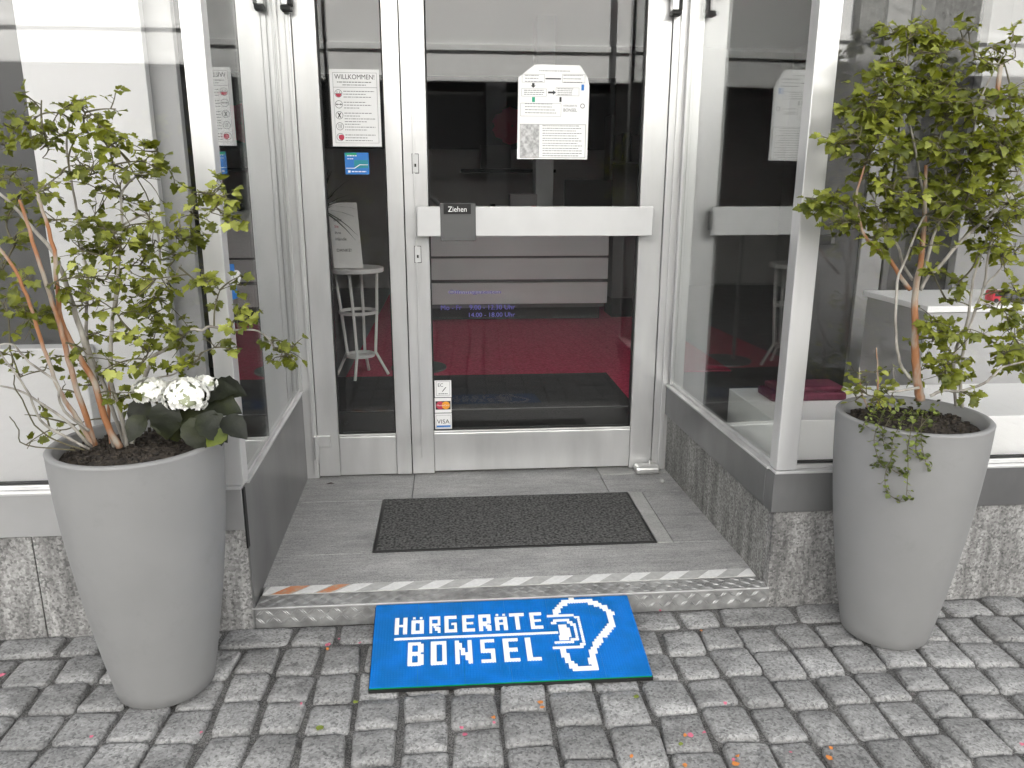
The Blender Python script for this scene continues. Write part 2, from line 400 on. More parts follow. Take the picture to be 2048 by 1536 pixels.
# sheet metal bands
sb = thing('window_sill', 'brushed metal sill band under the left shop window', 'sill', (-1.6, 0, ZS))
obj('sheet', M().box(-4.0, XL-.004, -.012, .05, ZB, ZS, .002), noisy('pale aluminium sheet', (.38, .38, .38), (.50, .50, .50), 1.6, .35, .5, bump=.05, bscale=5), sb)
obj('ledge', M().box(-4.0, XL-.004, -.018, .03, ZS+.0005, ZS+.008, .001), ALU, sb)
sb = thing('window_sill', 'brushed metal sill band under the right shop window and around its corner', 'sill', (1.6, 0, ZS)); sb_r = sb
obj('sheet', M().box(XR-.012, 4.2, -.012, .05, ZB, ZS, .002), ALU_D, sb)
obj('ledge', M().box(XR-.012, 4.2, -.018, .03, ZS+.0005, ZS+.008, .001), ALU, sb)
obj('side_sheet', M().box(XR-.012, XR+.03, .052, YD-.035, ZB, ZS, .002), ALU_D, sb)
obj('side_ledge', M().box(XR-.018, XR+.02, .03, YD-.035, ZS+.0005, ZS+.008, .001), ALU, sb)
obj('glazing_bead', M().box(XR+.004, XR+.018, .05, YD-.035, ZS+.0085, ZS+.022, .002), ALU, sb)
cl = thing('metal_cladding', 'smooth dark metal sheet lining the left side of the recess', 'panel', (XL, .5, ZL))
obj('sheet', M().box(XL-.03, XL, .012, YD-.035, ZL-.02, ZS, .0015), ALU_D, cl)
obj('corner_seam', M().box(XL-.0038, XL+.001, -.010, .0115, ZL+.2, ZS-.002), BLACK, cl)
obj('corner_strip', M().box(XL-.0035, XL+.002, -.002, .0115, -.01, ZL+.198, .0005), ALU_D, cl)
obj('top_ledge', M().box(XL-.02, XL+.008, .032, YD-.035, ZS+.0005, ZS+.008, .001), ALU, cl)
obj('glazing_bead', M().box(XL-.018, XL-.004, .05, YD-.035, ZS+.0085, ZS+.022, .002), ALU, cl)

# ================================================================== shop windows
ZT = 2.62
def shop_window(label, x0, x1, corner, sgn, loc):
    t = thing('shop_window', label, 'window', loc)
    cx0, cx1 = corner
    obj('corner_post', M().box(cx0, cx1, -.008, .045, ZS+.009, ZT, .003), ALU, t)
    a, b_ = (x0, cx0) if sgn < 0 else (cx1, x1)
    obj('glass_pane', M().box(a+.001, b_-.001, .018, .024, ZS+.02, ZT-.04), GLASS_F, t)
    obj('bottom_rail', M().box(a+.001, b_-.001, .004, .04, ZS+.0085, ZS+.022, .002), ALU, t)
    obj('seal', M().box(a+.002, b_-.002, .012, .03, ZS+.0225, ZS+.027), BLACK, t)
    obj('top_rail', M().box(x0, x1, -.004, .045, ZT+.001, ZT+.06, .003), ALU, t)
    e = x0 if sgn < 0 else x1
    obj('end_post', M().box(e-.05, e, -.004, .045, ZS+.023, ZT, .003) if sgn > 0 else M().box(e, e+.05, -.004, .045, ZS+.023, ZT, .003), ALU, t)
    # the pane that runs back into the recess
    xx = XL-.004 if sgn < 0 else XR+.004
    o = obj('side_pane', M().box(min(xx, xx+sgn*.006), max(xx, xx+sgn*.006), .048, YD-.062, ZS+.022, ZT-.002), GLASS_S, t)
    obj('inner_post', M().box(min(xx-sgn*.008, xx+sgn*.03), max(xx-sgn*.008, xx+sgn*.03), YD-.06, YD-.036, ZS+.009, ZT, .002), ALU, t)
    obj('side_top_rail', M().box(min(xx-sgn*.006, xx+sgn*.03), max(xx-sgn*.006, xx+sgn*.03), .046, YD-.036, ZT+.001, ZT+.06, .002), ALU, t)
    return t
winl = shop_window('tall shop window left of the entrance with white panel behind its glass', -3.9, XL, (-.680, XL+.004), -1, (-1.6, 0, ZS))
winr = shop_window('tall shop window right of the entrance with display plinth behind its glass', XR, 4.1, (XR-.006, 1.008), 1, (1.6, 0, ZS))

def skew(o, k=-.033):
    # the recess runs back slightly askew from the street front
    oy = wloc(o).y
    if wloc(o).x < 0: k *= .70
    for v in o.data.vertices: v.co.x += k*(v.co.y+oy-.03)
for o in list(bpy.data.objects):
    if o.type == 'MESH' and o.name.split('.')[0] in ('side_pane', 'inner_post', 'side_top_rail', 'side_sheet', 'side_ledge') : skew(o)
for t_ in (cl, wr, sb_r):
    for o in t_.children:
        if o.name.split('.')[0] in ('sheet', 'top_ledge', 'glazing_bead', 'return_slab') and not (t_ is sb_r and o.name.startswith('sheet')): skew(o)

# ================================================================== entrance
fr = thing('door_frame', 'fixed aluminium frame around the glass entrance doors', 'door frame', (.15, YD, ZL))
obj('jamb', M().box(XL-.03, -.604, YD-.034, YD+.05, ZL, ZT, .002), ALU, fr)
obj('jamb', M().box(.857, XR+.03, YD-.034, YD+.05, ZL, ZT, .002), ALU, fr)
obj('jamb_cover_strip', M().box(.884, .904, YD-.042, YD-.035, ZL+.02, ZT-.01, .002), ALU, fr)
obj('jamb_cover_strip', M().box(-.624, -.611, YD-.042, YD-.035, ZL+.02, ZT-.01, .002), ALU, fr)
obj('head_rail', M().box(-.60, .853, YD-.03, YD+.05, 2.45, ZT+.06, .002), ALU, fr)
obj('inside_corner_strip', M().box(.925, .9405, YD-.05, YD-.0345, ZL+.36, ZT-.01, .001), ALU, fr)
def leaf_frame(t, x0, g0, g1, x1, zb, zg, y=YD-.025):
    obj('stile', M().box(x0, g0, y, y+.05, ZL+.006, 2.447, .0025), ALU, t)
    obj('stile', M().box(g1, x1, y, y+.05, ZL+.006, 2.447, .0025), ALU, t)
    obj('bottom_rail', M().box(g0+.001, g1-.001, y+.002, y+.048, zb, zg-.006, .0025), ALU, t)
    obj('top_rail', M().box(g0+.001, g1-.001, y+.002, y+.048, 2.36, 2.446, .0025), ALU, t)
    obj('glazing_bead', M().box(g0+.001, g1-.001, y+.004, y+.02, zg-.005, zg+.004, .0015), ALU, t)
    q = M(); s_ = .006
    q.box(g0+.0005, g0+s_, y+.014, y+.036, zg+.005, 2.358); q.box(g1-s_, g1-.0005, y+.014, y+.036, zg+.005, 2.358)
    q.box(g0+s_, g1-s_, y+.014, y+.036, zg+.0045, zg+.009)
    obj('rubber_seal', q, BLACK, t)
    obj('glass_pane', M().box(g0+s_+.0005, g1-s_-.0005, y+.021, y+.028, zg+.0095, 2.357), GLASS, t)
fl = thing('side_door_leaf', 'narrow left door leaf with welcome poster on its glass', 'door', (-.4, YD, ZL))
leaf_frame(fl, -.602, -.514, -.270, -.2065, .066, .246)
dr = thing('entrance_door', 'wide glass entrance door with white push bar across it', 'door', (.33, YD, ZL))
leaf_frame(dr, -.2025, -.108, .757, .8545, .074, .253)
# black line where the leaves meet + long shadow gap profile
obj('meeting_strip', M().box(-.2062, -.2028, YD-.012, YD+.02, ZL+.01, 2.44), BLACK, dr)
obj('centre_bead', M().box(-.165, -.157, YD-.030, YD-.0255, ZL+.08, 2.42, .0015), ALU, dr)
# push bar
a = at(833, 413, 'y', 1.0); b_ = at(1305, 472, 'y', 1.0)
BAR = noisy('white coated bar', (.62, .62, .62), (.58, .58, .58), 6, .35)
pb = obj('push_bar', M().box(a.x, b_.x, 1.0, 1.024, b_.z, a.z, .004), BAR, dr)
obj('bracket', M().box(a.x+.006, a.x+.07, 1.0245, YD-.0255, b_.z+.02, a.z-.02, .003), DARK, pb)
obj('bracket', M().box(b_.x-.07, b_.x-.006, 1.0245, YD-.0255, b_.z+.02, a.z-.02, .003), DARK, pb)
c0 = at(880, 406, 'y', .995); c1 = at(952, 482, 'y', .995)
gp = obj('grip_cover', M().box(c0.x, c1.x, .9945, 1.030, c1.z, c0.z, .003), DARK, dr)
d0 = at(887, 407, 'y', .991); d1 = at(942, 428, 'y', .991)
lp = obj('pull_label', M().box(d0.x, d1.x, .9915, .9942, d1.z, d0.z, .0005), mat('black label', (.006, .006, .006), .35), gp)
obj('lettering', M().text('Ziehen', (d0.x+d1.x)/2, d1.z+.0085, .9908, width=(d1.x-d0.x)*.68, height=(d0.z-d1.z)*.5, align='CENTER'), PAPER, gp)
# locks
for (u0, v0, u1, v1) in ((824, 308, 837, 346), (829, 493, 842, 525)):
    p, q = at(u0, v0, 'y', YD-.03), at(u1, v1, 'y', YD-.03)
    k = obj('lock_plate', M().box(p.x, q.x, YD-.031, YD-.0252, q.z, p.z, .002), BAR, dr); obj('gasket', M().box(p.x-.002, q.x+.002, YD-.0262, YD-.0251, q.z-.002, p.z+.002), BLACK, k)
    cz = (p.z*.6+q.z*.4); cx = (p.x+q.x)/2
    obj('keyhole', M().lathe([(0, 0), (.009, 0), (.009, .003), (0, .003)], (0, 0, 0), 14), BLACK, k)
    kk = [c for c in k.children if c.name.startswith('keyhole')][0]; kk.rotation_euler = (math.pi/2, 0, 0); kk.location = Vector((cx, YD-.0312, cz))-wloc(k)
    obj('keyway', M().box(cx-.0035, cx+.0035, YD-.0335, YD-.0313, cz-.020, cz-.008), BLACK, k)
# floor hinge box at the right, hinges, door holder at the left
hb = thing('floor_hinge', 'small pale metal floor hinge cap at the right door corner', 'hinge', (.82, YD-.06, ZL))
p0 = at(1265, 930, 'z', ZL)
obj('cap', M().box(.772, .880, YD-.105, YD-.036, ZL+.0015, ZL+.036, .012), noisy('pale cast metal', (.6, .6, .59), (.7, .7, .69), 30, .35, .8), hb)
obj('pin', M().tube([(.845, YD-.05, ZL+.02), (.845, YD-.05, ZL+.05)], .007, n=10), ALU, hb)
def hinge(name, label, x, z, y=YD-.03, s=1.):
    t = thing(name, label, 'hinge', (x, y, z))
    obj('barrel', M().tube([(x, y-.016, z-.028*s), (x, y-.016, z+.028*s)], .0095*s, n=12), DARK if s > 1 else ALU, t, smooth=False)
    obj('plate', M().box(x+.001, x+.048*s, y-.012, y-.0045, z-.008*s, z+.022*s, .002), ALU, t)
    return t
t = thing('bottom_hinge', 'silver hinge at the bottom left corner of the narrow leaf', 'hinge', (-.61, YD-.03, .2))
h0 = at(626, 872, 'y', YD-.04); h1 = at(662, 932, 'y', YD-.04)
obj('barrel', M().tube([(h0.x+.012, YD-.045, h1.z+.035), (h0.x+.012, YD-.045, h0.z-.004)], .010, n=12), ALU, t)
obj('plate', M().box(h0.x+.014, h1.x+.004, YD-.042, YD-.0262, h0.z-.052, h0.z, .003), ALU, t)
def top_hinge(u, v, label):
    p = at(u, v, 'y', YD-.05); t = thing('top_hinge', label, 'hinge', tuple(p))
    obj('barrel', M().box(p.x-.014, p.x+.010, YD-.085, YD-.046, p.z-.006, p.z+.052, .003), ALU, t)
    obj('lower_cap', M().box(p.x-.016, p.x+.022, YD-.088, YD-.044, p.z-.024, p.z-.0065, .004), BLACK, t)
    obj('side_block', M().box(p.x+.011, p.x+.026, YD-.080, YD-.046, p.z-.006, p.z+.05, .003), BLACK, t)
    obj('upper_arm', M().box(p.x-.065, p.x+.045, YD-.082, YD-.043, p.z+.0525, p.z+.064, .003), BLACK, t)
top_hinge(572, 10, 'dark hinge high on the left door jamb'); top_hinge(1348, 20, 'dark hinge high on the right door jamb')

# recess ceiling, outside things lying on the landing
rc = obj('recess_ceiling', M().box(XL-.02, XR+.02, .05, YD+.1, ZT+.062, ZT+.12), WALLI, kind='structure')
pe = M().lathe([(0, -.004), (.010, 0), (.013, .006), (.008, .013), (0, .015)], (.862, .895, ZL+.004), 10)
tag(obj('pebble', pe, LAND_L, smooth=True), 'white pebble on the landing beside the right recess wall', 'pebble')
lf = at(660, 967, 'z', ZL+.004)
q = M().face([(lf.x-.018, lf.y, ZL+.002), (lf.x, lf.y-.006, ZL+.006), (lf.x+.018, lf.y+.001, ZL+.003), (lf.x+.002, lf.y+.009, ZL+.005)], (0, 0, .001))
tag(obj('dry_leaf', q, mat('dark dry leaf', (.02, .015, .01), .8)), 'dark dry leaf on the landing near the left door corner', 'leaf')

# ================================================================== papers on the glass
YG = YD-.025+.0195    # just in front of the outer face of the door glass
def lines(mm, x0, x1, z, y, th=.0022, seed=0):
    r = random.Random(seed); x = x0
    while x < x1:
        l = r.uniform(.004, .014); mm.face([(x, y, z), (min(x+l, x1), y, z), (min(x+l, x1), y, z+th), (x, y, z+th)]); x += l+.0022
def ring_(mm, cx, cz, y, r1, r2, n=24):
    for j in range(n):
        a, b_ = 2*math.pi*j/n, 2*math.pi*(j+1)/n
        mm.face([(cx+r1*math.cos(a), y, cz+r1*math.sin(a)), (cx+r1*math.cos(b_), y, cz+r1*math.sin(b_)), (cx+r2*math.cos(b_), y, cz+r2*math.sin(b_)), (cx+r2*math.cos(a), y, cz+r2*math.sin(a))])
def disc(mm, cx, cz, y, r, n=16, half=False):
    k = n if not half else n//2
    mm.face([(cx+r*math.cos(-math.pi*(2 if not half else 1)*j/k), y, cz+r*math.sin(-math.pi*(2 if not half else 1)*j/k)) for j in range(k if not half else k+1)])
def rect(mm, x0, x1, z0, z1, y, w_=.0009):
    for a in ((x0, x1, z0, z0+w_), (x0, x1, z1-w_, z1), (x0, x0+w_, z0+w_, z1-w_), (x1-w_, x1, z0+w_, z1-w_)):
        mm.face([(a[0], y, a[2]), (a[1], y, a[2]), (a[1], y, a[3]), (a[0], y, a[3])])
y1 = YG-.0012
P0, P1 = at(662, 138, 'y', YG), at(765, 294, 'y', YG)
px0, px1, pz0, pz1 = -.475, -.285, P1.z+.001, P0.z
t = thing('welcome_poster', 'white WILLKOMMEN poster with five round face icons on the narrow leaf', 'poster', (px0, YG, pz0))
obj('sheet', M().box(px0, px1, YG-.0008, YG, pz0, pz1), PAPER, t)
W_, H_ = px1-px0, pz1-pz0
ink = M(); ink.text('WILLKOMMEN!', px0+W_/2, pz1-.036, y1, width=W_*.80, height=.0175, align='CENTER')
obj('heading', ink, INK, t)
ink = M(); rect(ink, px0+.012, px1-.010, pz0+.013, pz1-.012, y1); rect(ink, px0+.012, px1-.010, pz1-.066, pz1-.0651+.0002, y1, .0009)
obj('border', ink, INK2, t)
ink = M(); lines(ink, px0+.028, px1-.03, pz1-.048, y1, .0028, 1); lines(ink, px0+.048, px1-.052, pz1-.058, y1, .0024, 2)
rows = [pz1-.088, pz1-.128, pz1-.168, pz1-.209, pz1-.249]
for k, z in enumerate(rows):
    for j in range(3 if k != 2 else 4):
        lines(ink, px0+.050, px0+.050+[.118, .085, .105, .06][(k+j) % 4], z+.007-.0105*j, y1, .0022, 10*k+j)
obj('small_print', ink, INK2, t, kind='stuff')
ic = M()
for k, z in enumerate(rows):
    cx = px0+.031; ring_(ic, cx, z, y1, .0145, .0130)
    if k in (0, 4): disc(ic, cx-.005, z+.005, y1, .0020, 8); disc(ic, cx+.005, z+.005, y1, .0020, 8)
    if k == 0: ic.face([(cx-.012, y1, z-.0008), (cx+.012, y1, z-.0008), (cx+.012, y1, z+.0008), (cx-.012, y1, z+.0008)])
    if k == 1:
        ic.face([(cx-.007, y1, z-.001), (cx+.007, y1, z-.001), (cx+.007, y1, z+.001), (cx-.007, y1, z+.001)])
        for s in (-1, 1): ic.face([(cx+s*.012, y1, z), (cx+s*.006, y1, z-.004), (cx+s*.006, y1, z+.004)])
    if k == 2:
        for s in (-1, 1): ic.face([(cx-.007, y1, z-s*.009), (cx-.003, y1, z-s*.009), (cx+.007, y1, z+s*.009), (cx+.003, y1, z+s*.009)])
    if k == 3:
        for s in (-.005, 0, .005): ic.face([(cx+s-.0007, y1, z-.008), (cx+s+.0007, y1, z-.008), (cx+s+.0017, y1, z), (cx+s+.0007, y1, z+.008), (cx+s-.0007, y1, z+.008), (cx+s+.0003, y1, z)])
obj('face_icons', ic, INK, t)
ic = M(); disc(ic, px0+.031, rows[0]-.0012, y1-.0002, .0115, 16, True); obj('red_mouth', ic, CRED, t); ic = M(); disc(ic, px0+.035, rows[4]-.001, y1-.0002, .0105, 18)
obj('red_face', ic, CRED, t)
# blue sticker below it
q0, q1 = at(689, 305, 'y', YG), at(739, 349, 'y', YG)
t = thing('blue_sticker', 'small square blue and teal sticker below the welcome poster', 'sticker', (q0.x, YG, q1.z))
obj('sheet', M().box(q0.x, q1.x, YG-.0008, YG, q1.z, q0.z), CBLUE, t)
sx, sz = q1.x-q0.x, q0.z-q1.z
obj('teal_field', M().face([(q0.x+sx*.38, y1, q1.z+sz*.28), (q1.x-.003, y1, q1.z+sz*.30), (q1.x-.003, y1, q1.z+sz*.66), (q0.x+sx*.38, y1, q1.z+sz*.66)]), CTEAL, t)
obj('green_corner', M().face([(q0.x+.002, y1, q0.z-.012), (q0.x+sx*.5, y1, q0.z-.012), (q0.x+sx*.5, y1, q0.z-.001), (q0.x+.002, y1, q0.z-.001)]), CGREEN, t)
mm = M(); lines(mm, q0.x+.010, q0.x+sx*.5, q0.z-.014, y1-.0002, .004, 3); lines(mm, q0.x+.010, q0.x+sx*.35, q0.z-.025, y1-.0002, .003, 4)
mm.face([(q0.x+.003, y1-.0002, q1.z+sz*.27), (q0.x+sx*.4, y1-.0002, q1.z+sz*.27), (q0.x+sx*.62, y1-.0002, q1.z+sz*.43), (q1.x-.003, y1-.0002, q1.z+sz*.43), (q1.x-.003, y1-.0002, q1.z+sz*.46), (q0.x+sx*.6, y1-.0002, q1.z+sz*.46), (q0.x+sx*.38, y1-.0002, q1.z+sz*.30), (q0.x+.003, y1-.0002, q1.z+sz*.30)])
mm.box(q0.x+.011, q0.x+.020, y1-.0004, y1-.0002, q1.z+.007, q1.z+.015); lines(mm, q0.x+.025, q1.x-.012, q1.z+.009, y1-.0002, .004, 5)
obj('white_print', mm, PAPER, t)
# big notice on the wide leaf
tl, tr_, bl, br = at(1070, 129, 'y', YG), at(1160, 130, 'y', YG), at(1034, 318, 'y', YG), at(1174, 321, 'y', YG)
x0, x1, z0, z1 = bl.x, br.x, bl.z, tl.z
t = thing('route_notice', 'white notice with cut corners and arrow diagram on the wide door', 'notice', (x0, YG, z0))
obj('sheet', M().face([(x0, YG, z0), (x1, YG, z0), (x1+.002, YG, z1-.075), (x1-.006, YG, z1-.045), (tr_.x, YG, z1), (tl.x, YG, z1), (x0+.004, YG, z1-.048)], (0, -.0008, 0)), PAPER, t)
mm = M(); w_ = x1-x0
def bx(u0, v0, u1, v1, y=y1):  # notice pixel box -> quad
    p, q = at(u0, v0, 'y', y), at(u1, v1, 'y', y); return (p.x, q.x, q.z, p.z)
def fillq(mm, u0, v0, u1, v1, y=y1):
    a = bx(u0, v0, u1, v1, y); mm.face([(a[0], y, a[2]), (a[1], y, a[2]), (a[1], y, a[3]), (a[0], y, a[3])])
def textrows(mm, u0, v0, u1, v1, n, seed):
    r = random.Random(seed)
    for i in range(n):
        v = v0+(v1-v0)*i/max(1, n-1); p, q = at(u0, v, 'y', y1), at(u1-r.uniform(0, .25)*(u1-u0), v, 'y', y1)
        lines(mm, p.x, q.x, p.z, y1, .0022, seed*31+i)
textrows(mm, 1078, 142, 1142, 142, 1, 1); textrows(mm, 1050, 151, 1086, 163, 3, 2); textrows(mm, 1127, 151, 1168, 165, 3, 3)
textrows(mm, 1048, 181, 1090, 189, 3, 4); textrows(mm, 1115, 178, 1152, 190, 4, 5); textrows(mm, 1050, 208, 1118, 226, 4, 6)
textrows(mm, 1085, 252, 1165, 312, 13, 7)
for a in ((1044, 148, 1089, 165), (1043, 177, 1093, 193), (1112, 175, 1158, 192), (1041, 206, 1122, 233), (1125, 148, 1170, 166)): rect(mm, *[bx(*a)[i] for i in (0, 1, 2, 3)], y1, .0008)
obj('small_print', mm, INK2, t, kind='stuff')
mm = M(); fillq(mm, 1091, 156, 1122, 159); obj('title_bar', mm, INK, t)
mm = M(); fillq(mm, 1119, 194, 1123, 204); obj('black_figure', mm, INK, t)
p, q = at(1096, 183, 'y', y1), at(1106, 187, 'y', y1); mm = M(); mm.face([(p.x, y1, q.z), (q.x, y1, q.z), (q.x, y1, q.z-.005), (q.x+.012, y1, (p.z+q.z)/2), (q.x, y1, p.z+.005), (q.x, y1, p.z), (p.x, y1, p.z)]); obj('arrow', mm, INK, t)
p, q = at(1064, 166, 'y', y1), at(1069, 171, 'y', y1); mm = M(); mm.face([(p.x, y1, p.z), (p.x, y1, q.z), (p.x-.005, y1, q.z), ((p.x+q.x)/2, y1, q.z-.009), (q.x+.005, y1, q.z), (q.x, y1, q.z), (q.x, y1, p.z)]); obj('arrow', mm, INK, t)
mm = M(); rect(mm, *bx(1040, 248, 1170, 316), y1, .0012); obj('map_border', mm, INK, t)
mm = M(); fillq(mm, 1064, 194, 1070, 204); obj('green_arrow', mm, CGREEN, t)
mm = M(); fillq(mm, 1163, 169, 1168, 181); obj('blue_figure', mm, CBLUE, t)
mm = M(); p = at(1127, 210, 'y', y1); q = at(1127, 219, 'y', y1)
mm.text('HÖRGERÄTE', p.x, p.z-.006, y1, width=.054, height=.008); mm.text('BONSEL', q.x, q.z-.008, y1, width=.054, height=.012)
p = at(1165, 212, 'y', y1); ring_(mm, p.x, p.z, y1, .009, .0068, 18)
obj('shop_logo', mm, INK2, t)
mm = M(); fillq(mm, 1041, 249, 1078, 315); obj('map', mm, noisy('printed map', (.32, .32, .32), (.6, .6, .6), 90, .6), t)
# payment stickers
YS = YG
def stick(name, label, u0, v0, u1, v1):
    p, q = at(u0, v0, 'y', YS), at(u1, v1, 'y', YS); t = thing(name, label, 'sticker', (p.x, YS, q.z))
    obj('sheet', M().box(p.x, q.x, YS-.0008, YS, q.z, p.z), PAPER, t); return t, p, q
t, p, q = stick('bank_card_sticker', 'white EC bank card sticker, topmost of the three card stickers', 869, 761, 903, 794)
mm = M(); rect(mm, p.x+.006, q.x-.006, q.z+.008, p.z-.005, y1, .001); mm.text('EC', p.x+.014, p.z-.028, y1, width=.022, height=.015)
mm.face([(p.x+.03, y1, p.z-.05), (p.x+.034, y1, p.z-.05), (p.x+.05, y1, p.z-.03), (p.x+.046, y1, p.z-.03)]); lines(mm, p.x+.016, q.x-.016, q.z+.014, y1, .003, 4)
obj('print', mm, INK, t)
t, p, q = stick('credit_card_sticker', 'sticker with overlapping red and orange discs, middle of the three card stickers', 869, 796, 903, 825)
cx, cz = (p.x+q.x)/2, (p.z+q.z)/2
obj('dark_field', M().face([(p.x+.004, y1, cz-.019), (q.x-.003, y1, cz-.019), (q.x-.003, y1, cz+.019), (p.x+.004, y1, cz+.019)]), INK, t)
mm = M(); disc(mm, cx-.012, cz, y1-.0003, .0175, 20); obj('red_disc', mm, CRED, t)
mm = M(); disc(mm, cx+.012, cz, y1-.0006, .0175, 20); obj('orange_disc', mm, CYEL, t)
mm = M(); mm.text('MasterCard', cx, cz-.003, y1-.0009, width=.052, height=.007, align='CENTER'); obj('lettering', mm, PAPER, t)
t, p, q = stick('charge_card_sticker', 'white card sticker with blue lettering bar, lowest of the three card stickers', 869, 827, 904, 859)
cx = (p.x+q.x)/2
mm = M(); mm.text('VISA', cx, q.z+.028, y1, width=.054, height=.019, align='CENTER'); rect(mm, p.x+.006, q.x-.004, q.z+.009, p.z-.009, y1, .0008); obj('lettering', mm, INK, t)
mm = M(); mm.face([(p.x+.008, y1, q.z+.012), (q.x-.006, y1, q.z+.012), (q.x-.006, y1, q.z+.020), (p.x+.008, y1, q.z+.020)]); obj('blue_bar', mm, CBLUE, t)
# opening hours stuck to the glass
VIOL = mat('violet print', (.14, .13, .42), .6)
t = thing('opening_hours', 'violet opening hours lettering stuck low on the wide door glass', 'lettering', (0, YG, .85))
p = at(897, 590, 'y', y1); pe_ = at(1002, 590, 'y', y1)
mm = M(); mm.text('Öffnungszeiten', p.x, p.z, y1, width=pe_.x-p.x, height=.022); obj('lettering', mm, VIOL, t); mm = M()
p = at(882, 620, 'y', y1); pe_ = at(1030, 620, 'y', y1)
mm.text('Mo - Fr    9.00 - 12.30 Uhr', p.x, p.z, y1, width=pe_.x-p.x, height=.020); obj('lettering', mm, VIOL, t); mm = M()
p = at(938, 634, 'y', y1); mm.text('14.00 - 18.00 Uhr', p.x, p.z, y1, width=pe_.x-p.x, height=.018)
obj('lettering', mm, VIOL, t)
# blue sticker on the left side pane
t = thing('side_pane_sticker', 'blue strip sticker with white oval on the left side pane of the recess', 'sticker', (XL, .2, .9))
xs_ = XL-.0036
def sp(u, v): p = at(u, v, 'x', XL); return (xs_, p.y, p.z)
obj('strip', M().face([sp(455, 528), sp(470, 528), sp(478, 596), sp(463, 600)], (.0006, 0, 0)), CBLUE, t)
ctr = at(473, 556, 'x', XL); mm = M()
mm.face([(xs_+.0012, ctr.y+.055*math.cos(a_*math.pi/8), ctr.z+.022*math.sin(a_*math.pi/8)) for a_ in range(16)], (.0006, 0, 0))
obj('oval', mm, PAPER, t)

# ================================================================== shop interior
def quadbox(name, mt_, x0, x1, y0, y1_, z0, z1, parent=None, kind=None, bev=0.): return obj(name, M().box(x0, x1, y0, y1_, z0, z1, bev), mt_, parent, kind=kind)
FLOORI2 = noisy('grey shop floor tile', (.13, .13, .13), (.17, .17, .17), 9, .45)
quadbox('shop_floor', FLOORI2, -4.0, 4.2, .17, 7.6, -.02, .050, kind='structure')
# carve: the landing box covers the recess part (its top is higher), shop floor lies just under it
quadbox('red_carpet', REDC, -.72, 1.35, YD+.12, 2.9, .0505, .060, kind=None)
rc2 = quadbox('carpet_extension', REDC, -.72, 1.9, 2.9005, 7.0, .0505, .060, bpy.data.objects['red_carpet'])
tag(bpy.data.objects['red_carpet'], 'dark red carpet covering the shop floor behind the doors', 'carpet')
MATI = noisy('coarse black pile', (.008, .008, .008), (.028, .028, .028), 120, .95, bump=.8, bscale=300)
im = thing('inner_mat', 'dark coarse walk-off mat inside the entrance doors', 'mat', (.1, 2, .06))
quadbox('carpet_pile', MATI, -1.2, 1.02, YD+.14, 2.86, .0605, .068, im)
quadbox('joint_strip', DARK, -1.2, 1.02, 2.02, 2.04, .0682, .072, im)
room = thing('shop_room', 'plain grey walls and ceiling of the shop interior behind the glass', 'room', (0, 4, 0))
quadbox('back_wall', WALLI, -4.0, 4.2, 7.6, 7.7, .05, 3.0, room)
quadbox('left_wall', WALLI, -4.1, -4.0, .17, 7.7, .0, 3.0, room)
quadbox('right_wall', WALLI, 4.2, 4.3, .17, 7.7, .0, 3.0, room)
quadbox('ceiling', CEILI, -4.0, 4.2, .17, 7.6, 2.9, 3.0, room)
# counter
YC = 5.0
co = thing('reception_counter', 'pale reception counter of three wide horizontal boards', 'counter', (.4, YC, .05))
CW = noisy('counter laminate', (.74, .77, .78), (.78, .81, .82), 3, .4)
zs_ = [(1.05, at(1000, 513, 'y', YC).z), (at(1000, 516, 'y', YC).z, at(1000, 560, 'y', YC).z), (at(1000, 565, 'y', YC).z, at(1000, 609, 'y', YC).z)]
cx0, cx1 = at(828, 540, 'y', YC).x, at(1216, 540, 'y', YC).x
for za, zb in zs_: quadbox('counter_board', CW, cx0, cx1, YC, YC+.03, zb+.004, za-.004, co, bev=.003)
quadbox('core', DARK, cx0+.02, cx1-.02, YC+.031, YC+.5, .18, zs_[0][0]-.01, co)
quadbox('base', BLACK, cx0+.05, cx1-.05, YC+.1, YC+.5, .061, .179, co)
ztop = zs_[0][0]-.004+.0005
quadbox('top', CW, cx0, cx1+.02, YC+.031, YC+.55, ztop-.008, ztop+.02, co, bev=.003)
t = thing('side_cabinet', 'dark grey cabinet standing right of the counter', 'cabinet', (1.4, 3.7, .06))
quadbox('body', mat('grey cabinet', (.12, .12, .12), .5), cx1+.06, 2.1, 5.1, 5.5, .25, .95, t, bev=.004); quadbox('plinth_base', BLACK, cx1+.08, 2.08, 5.15, 5.5, .061, .249, t)
# things on the counter
def onc(u, v, dy=.2): return at(u, v, 'y', YC+dy)
t = thing('flat_screen', 'black flat computer screen at the right end of the counter', 'screen', tuple(onc(1176, 412)))
a, b_ = onc(1130, 372), onc(1224, 412)
quadbox('panel', BLACK, a.x, b_.x, YC+.2, YC+.23, ztop+.05, max(a.z, ztop+.3), t, bev=.004); quadbox('foot', DARK, (a.x+b_.x)/2-.08, (a.x+b_.x)/2+.08, YC+.16, YC+.3, ztop+.0205, ztop+.03, t); quadbox('stem', DARK, (a.x+b_.x)/2-.02, (a.x+b_.x)/2+.02, YC+.231, YC+.25, ztop+.03, ztop+.1, t)
t = thing('card_terminal', 'small grey device with a red display on the counter', 'terminal', tuple(onc(1040, 410)))
a, b_ = onc(1018, 388), onc(1072, 411)
quadbox('housing', mat('grey housing', (.3, .3, .3), .5), a.x, b_.x, YC+.1, YC+.25, ztop+.0205, max(a.z, ztop+.09), t, bev=.006); quadbox('red_display', CRED, b_.x-.055, b_.x-.012, YC+.0985, YC+.0998, ztop+.035, ztop+.065, t)
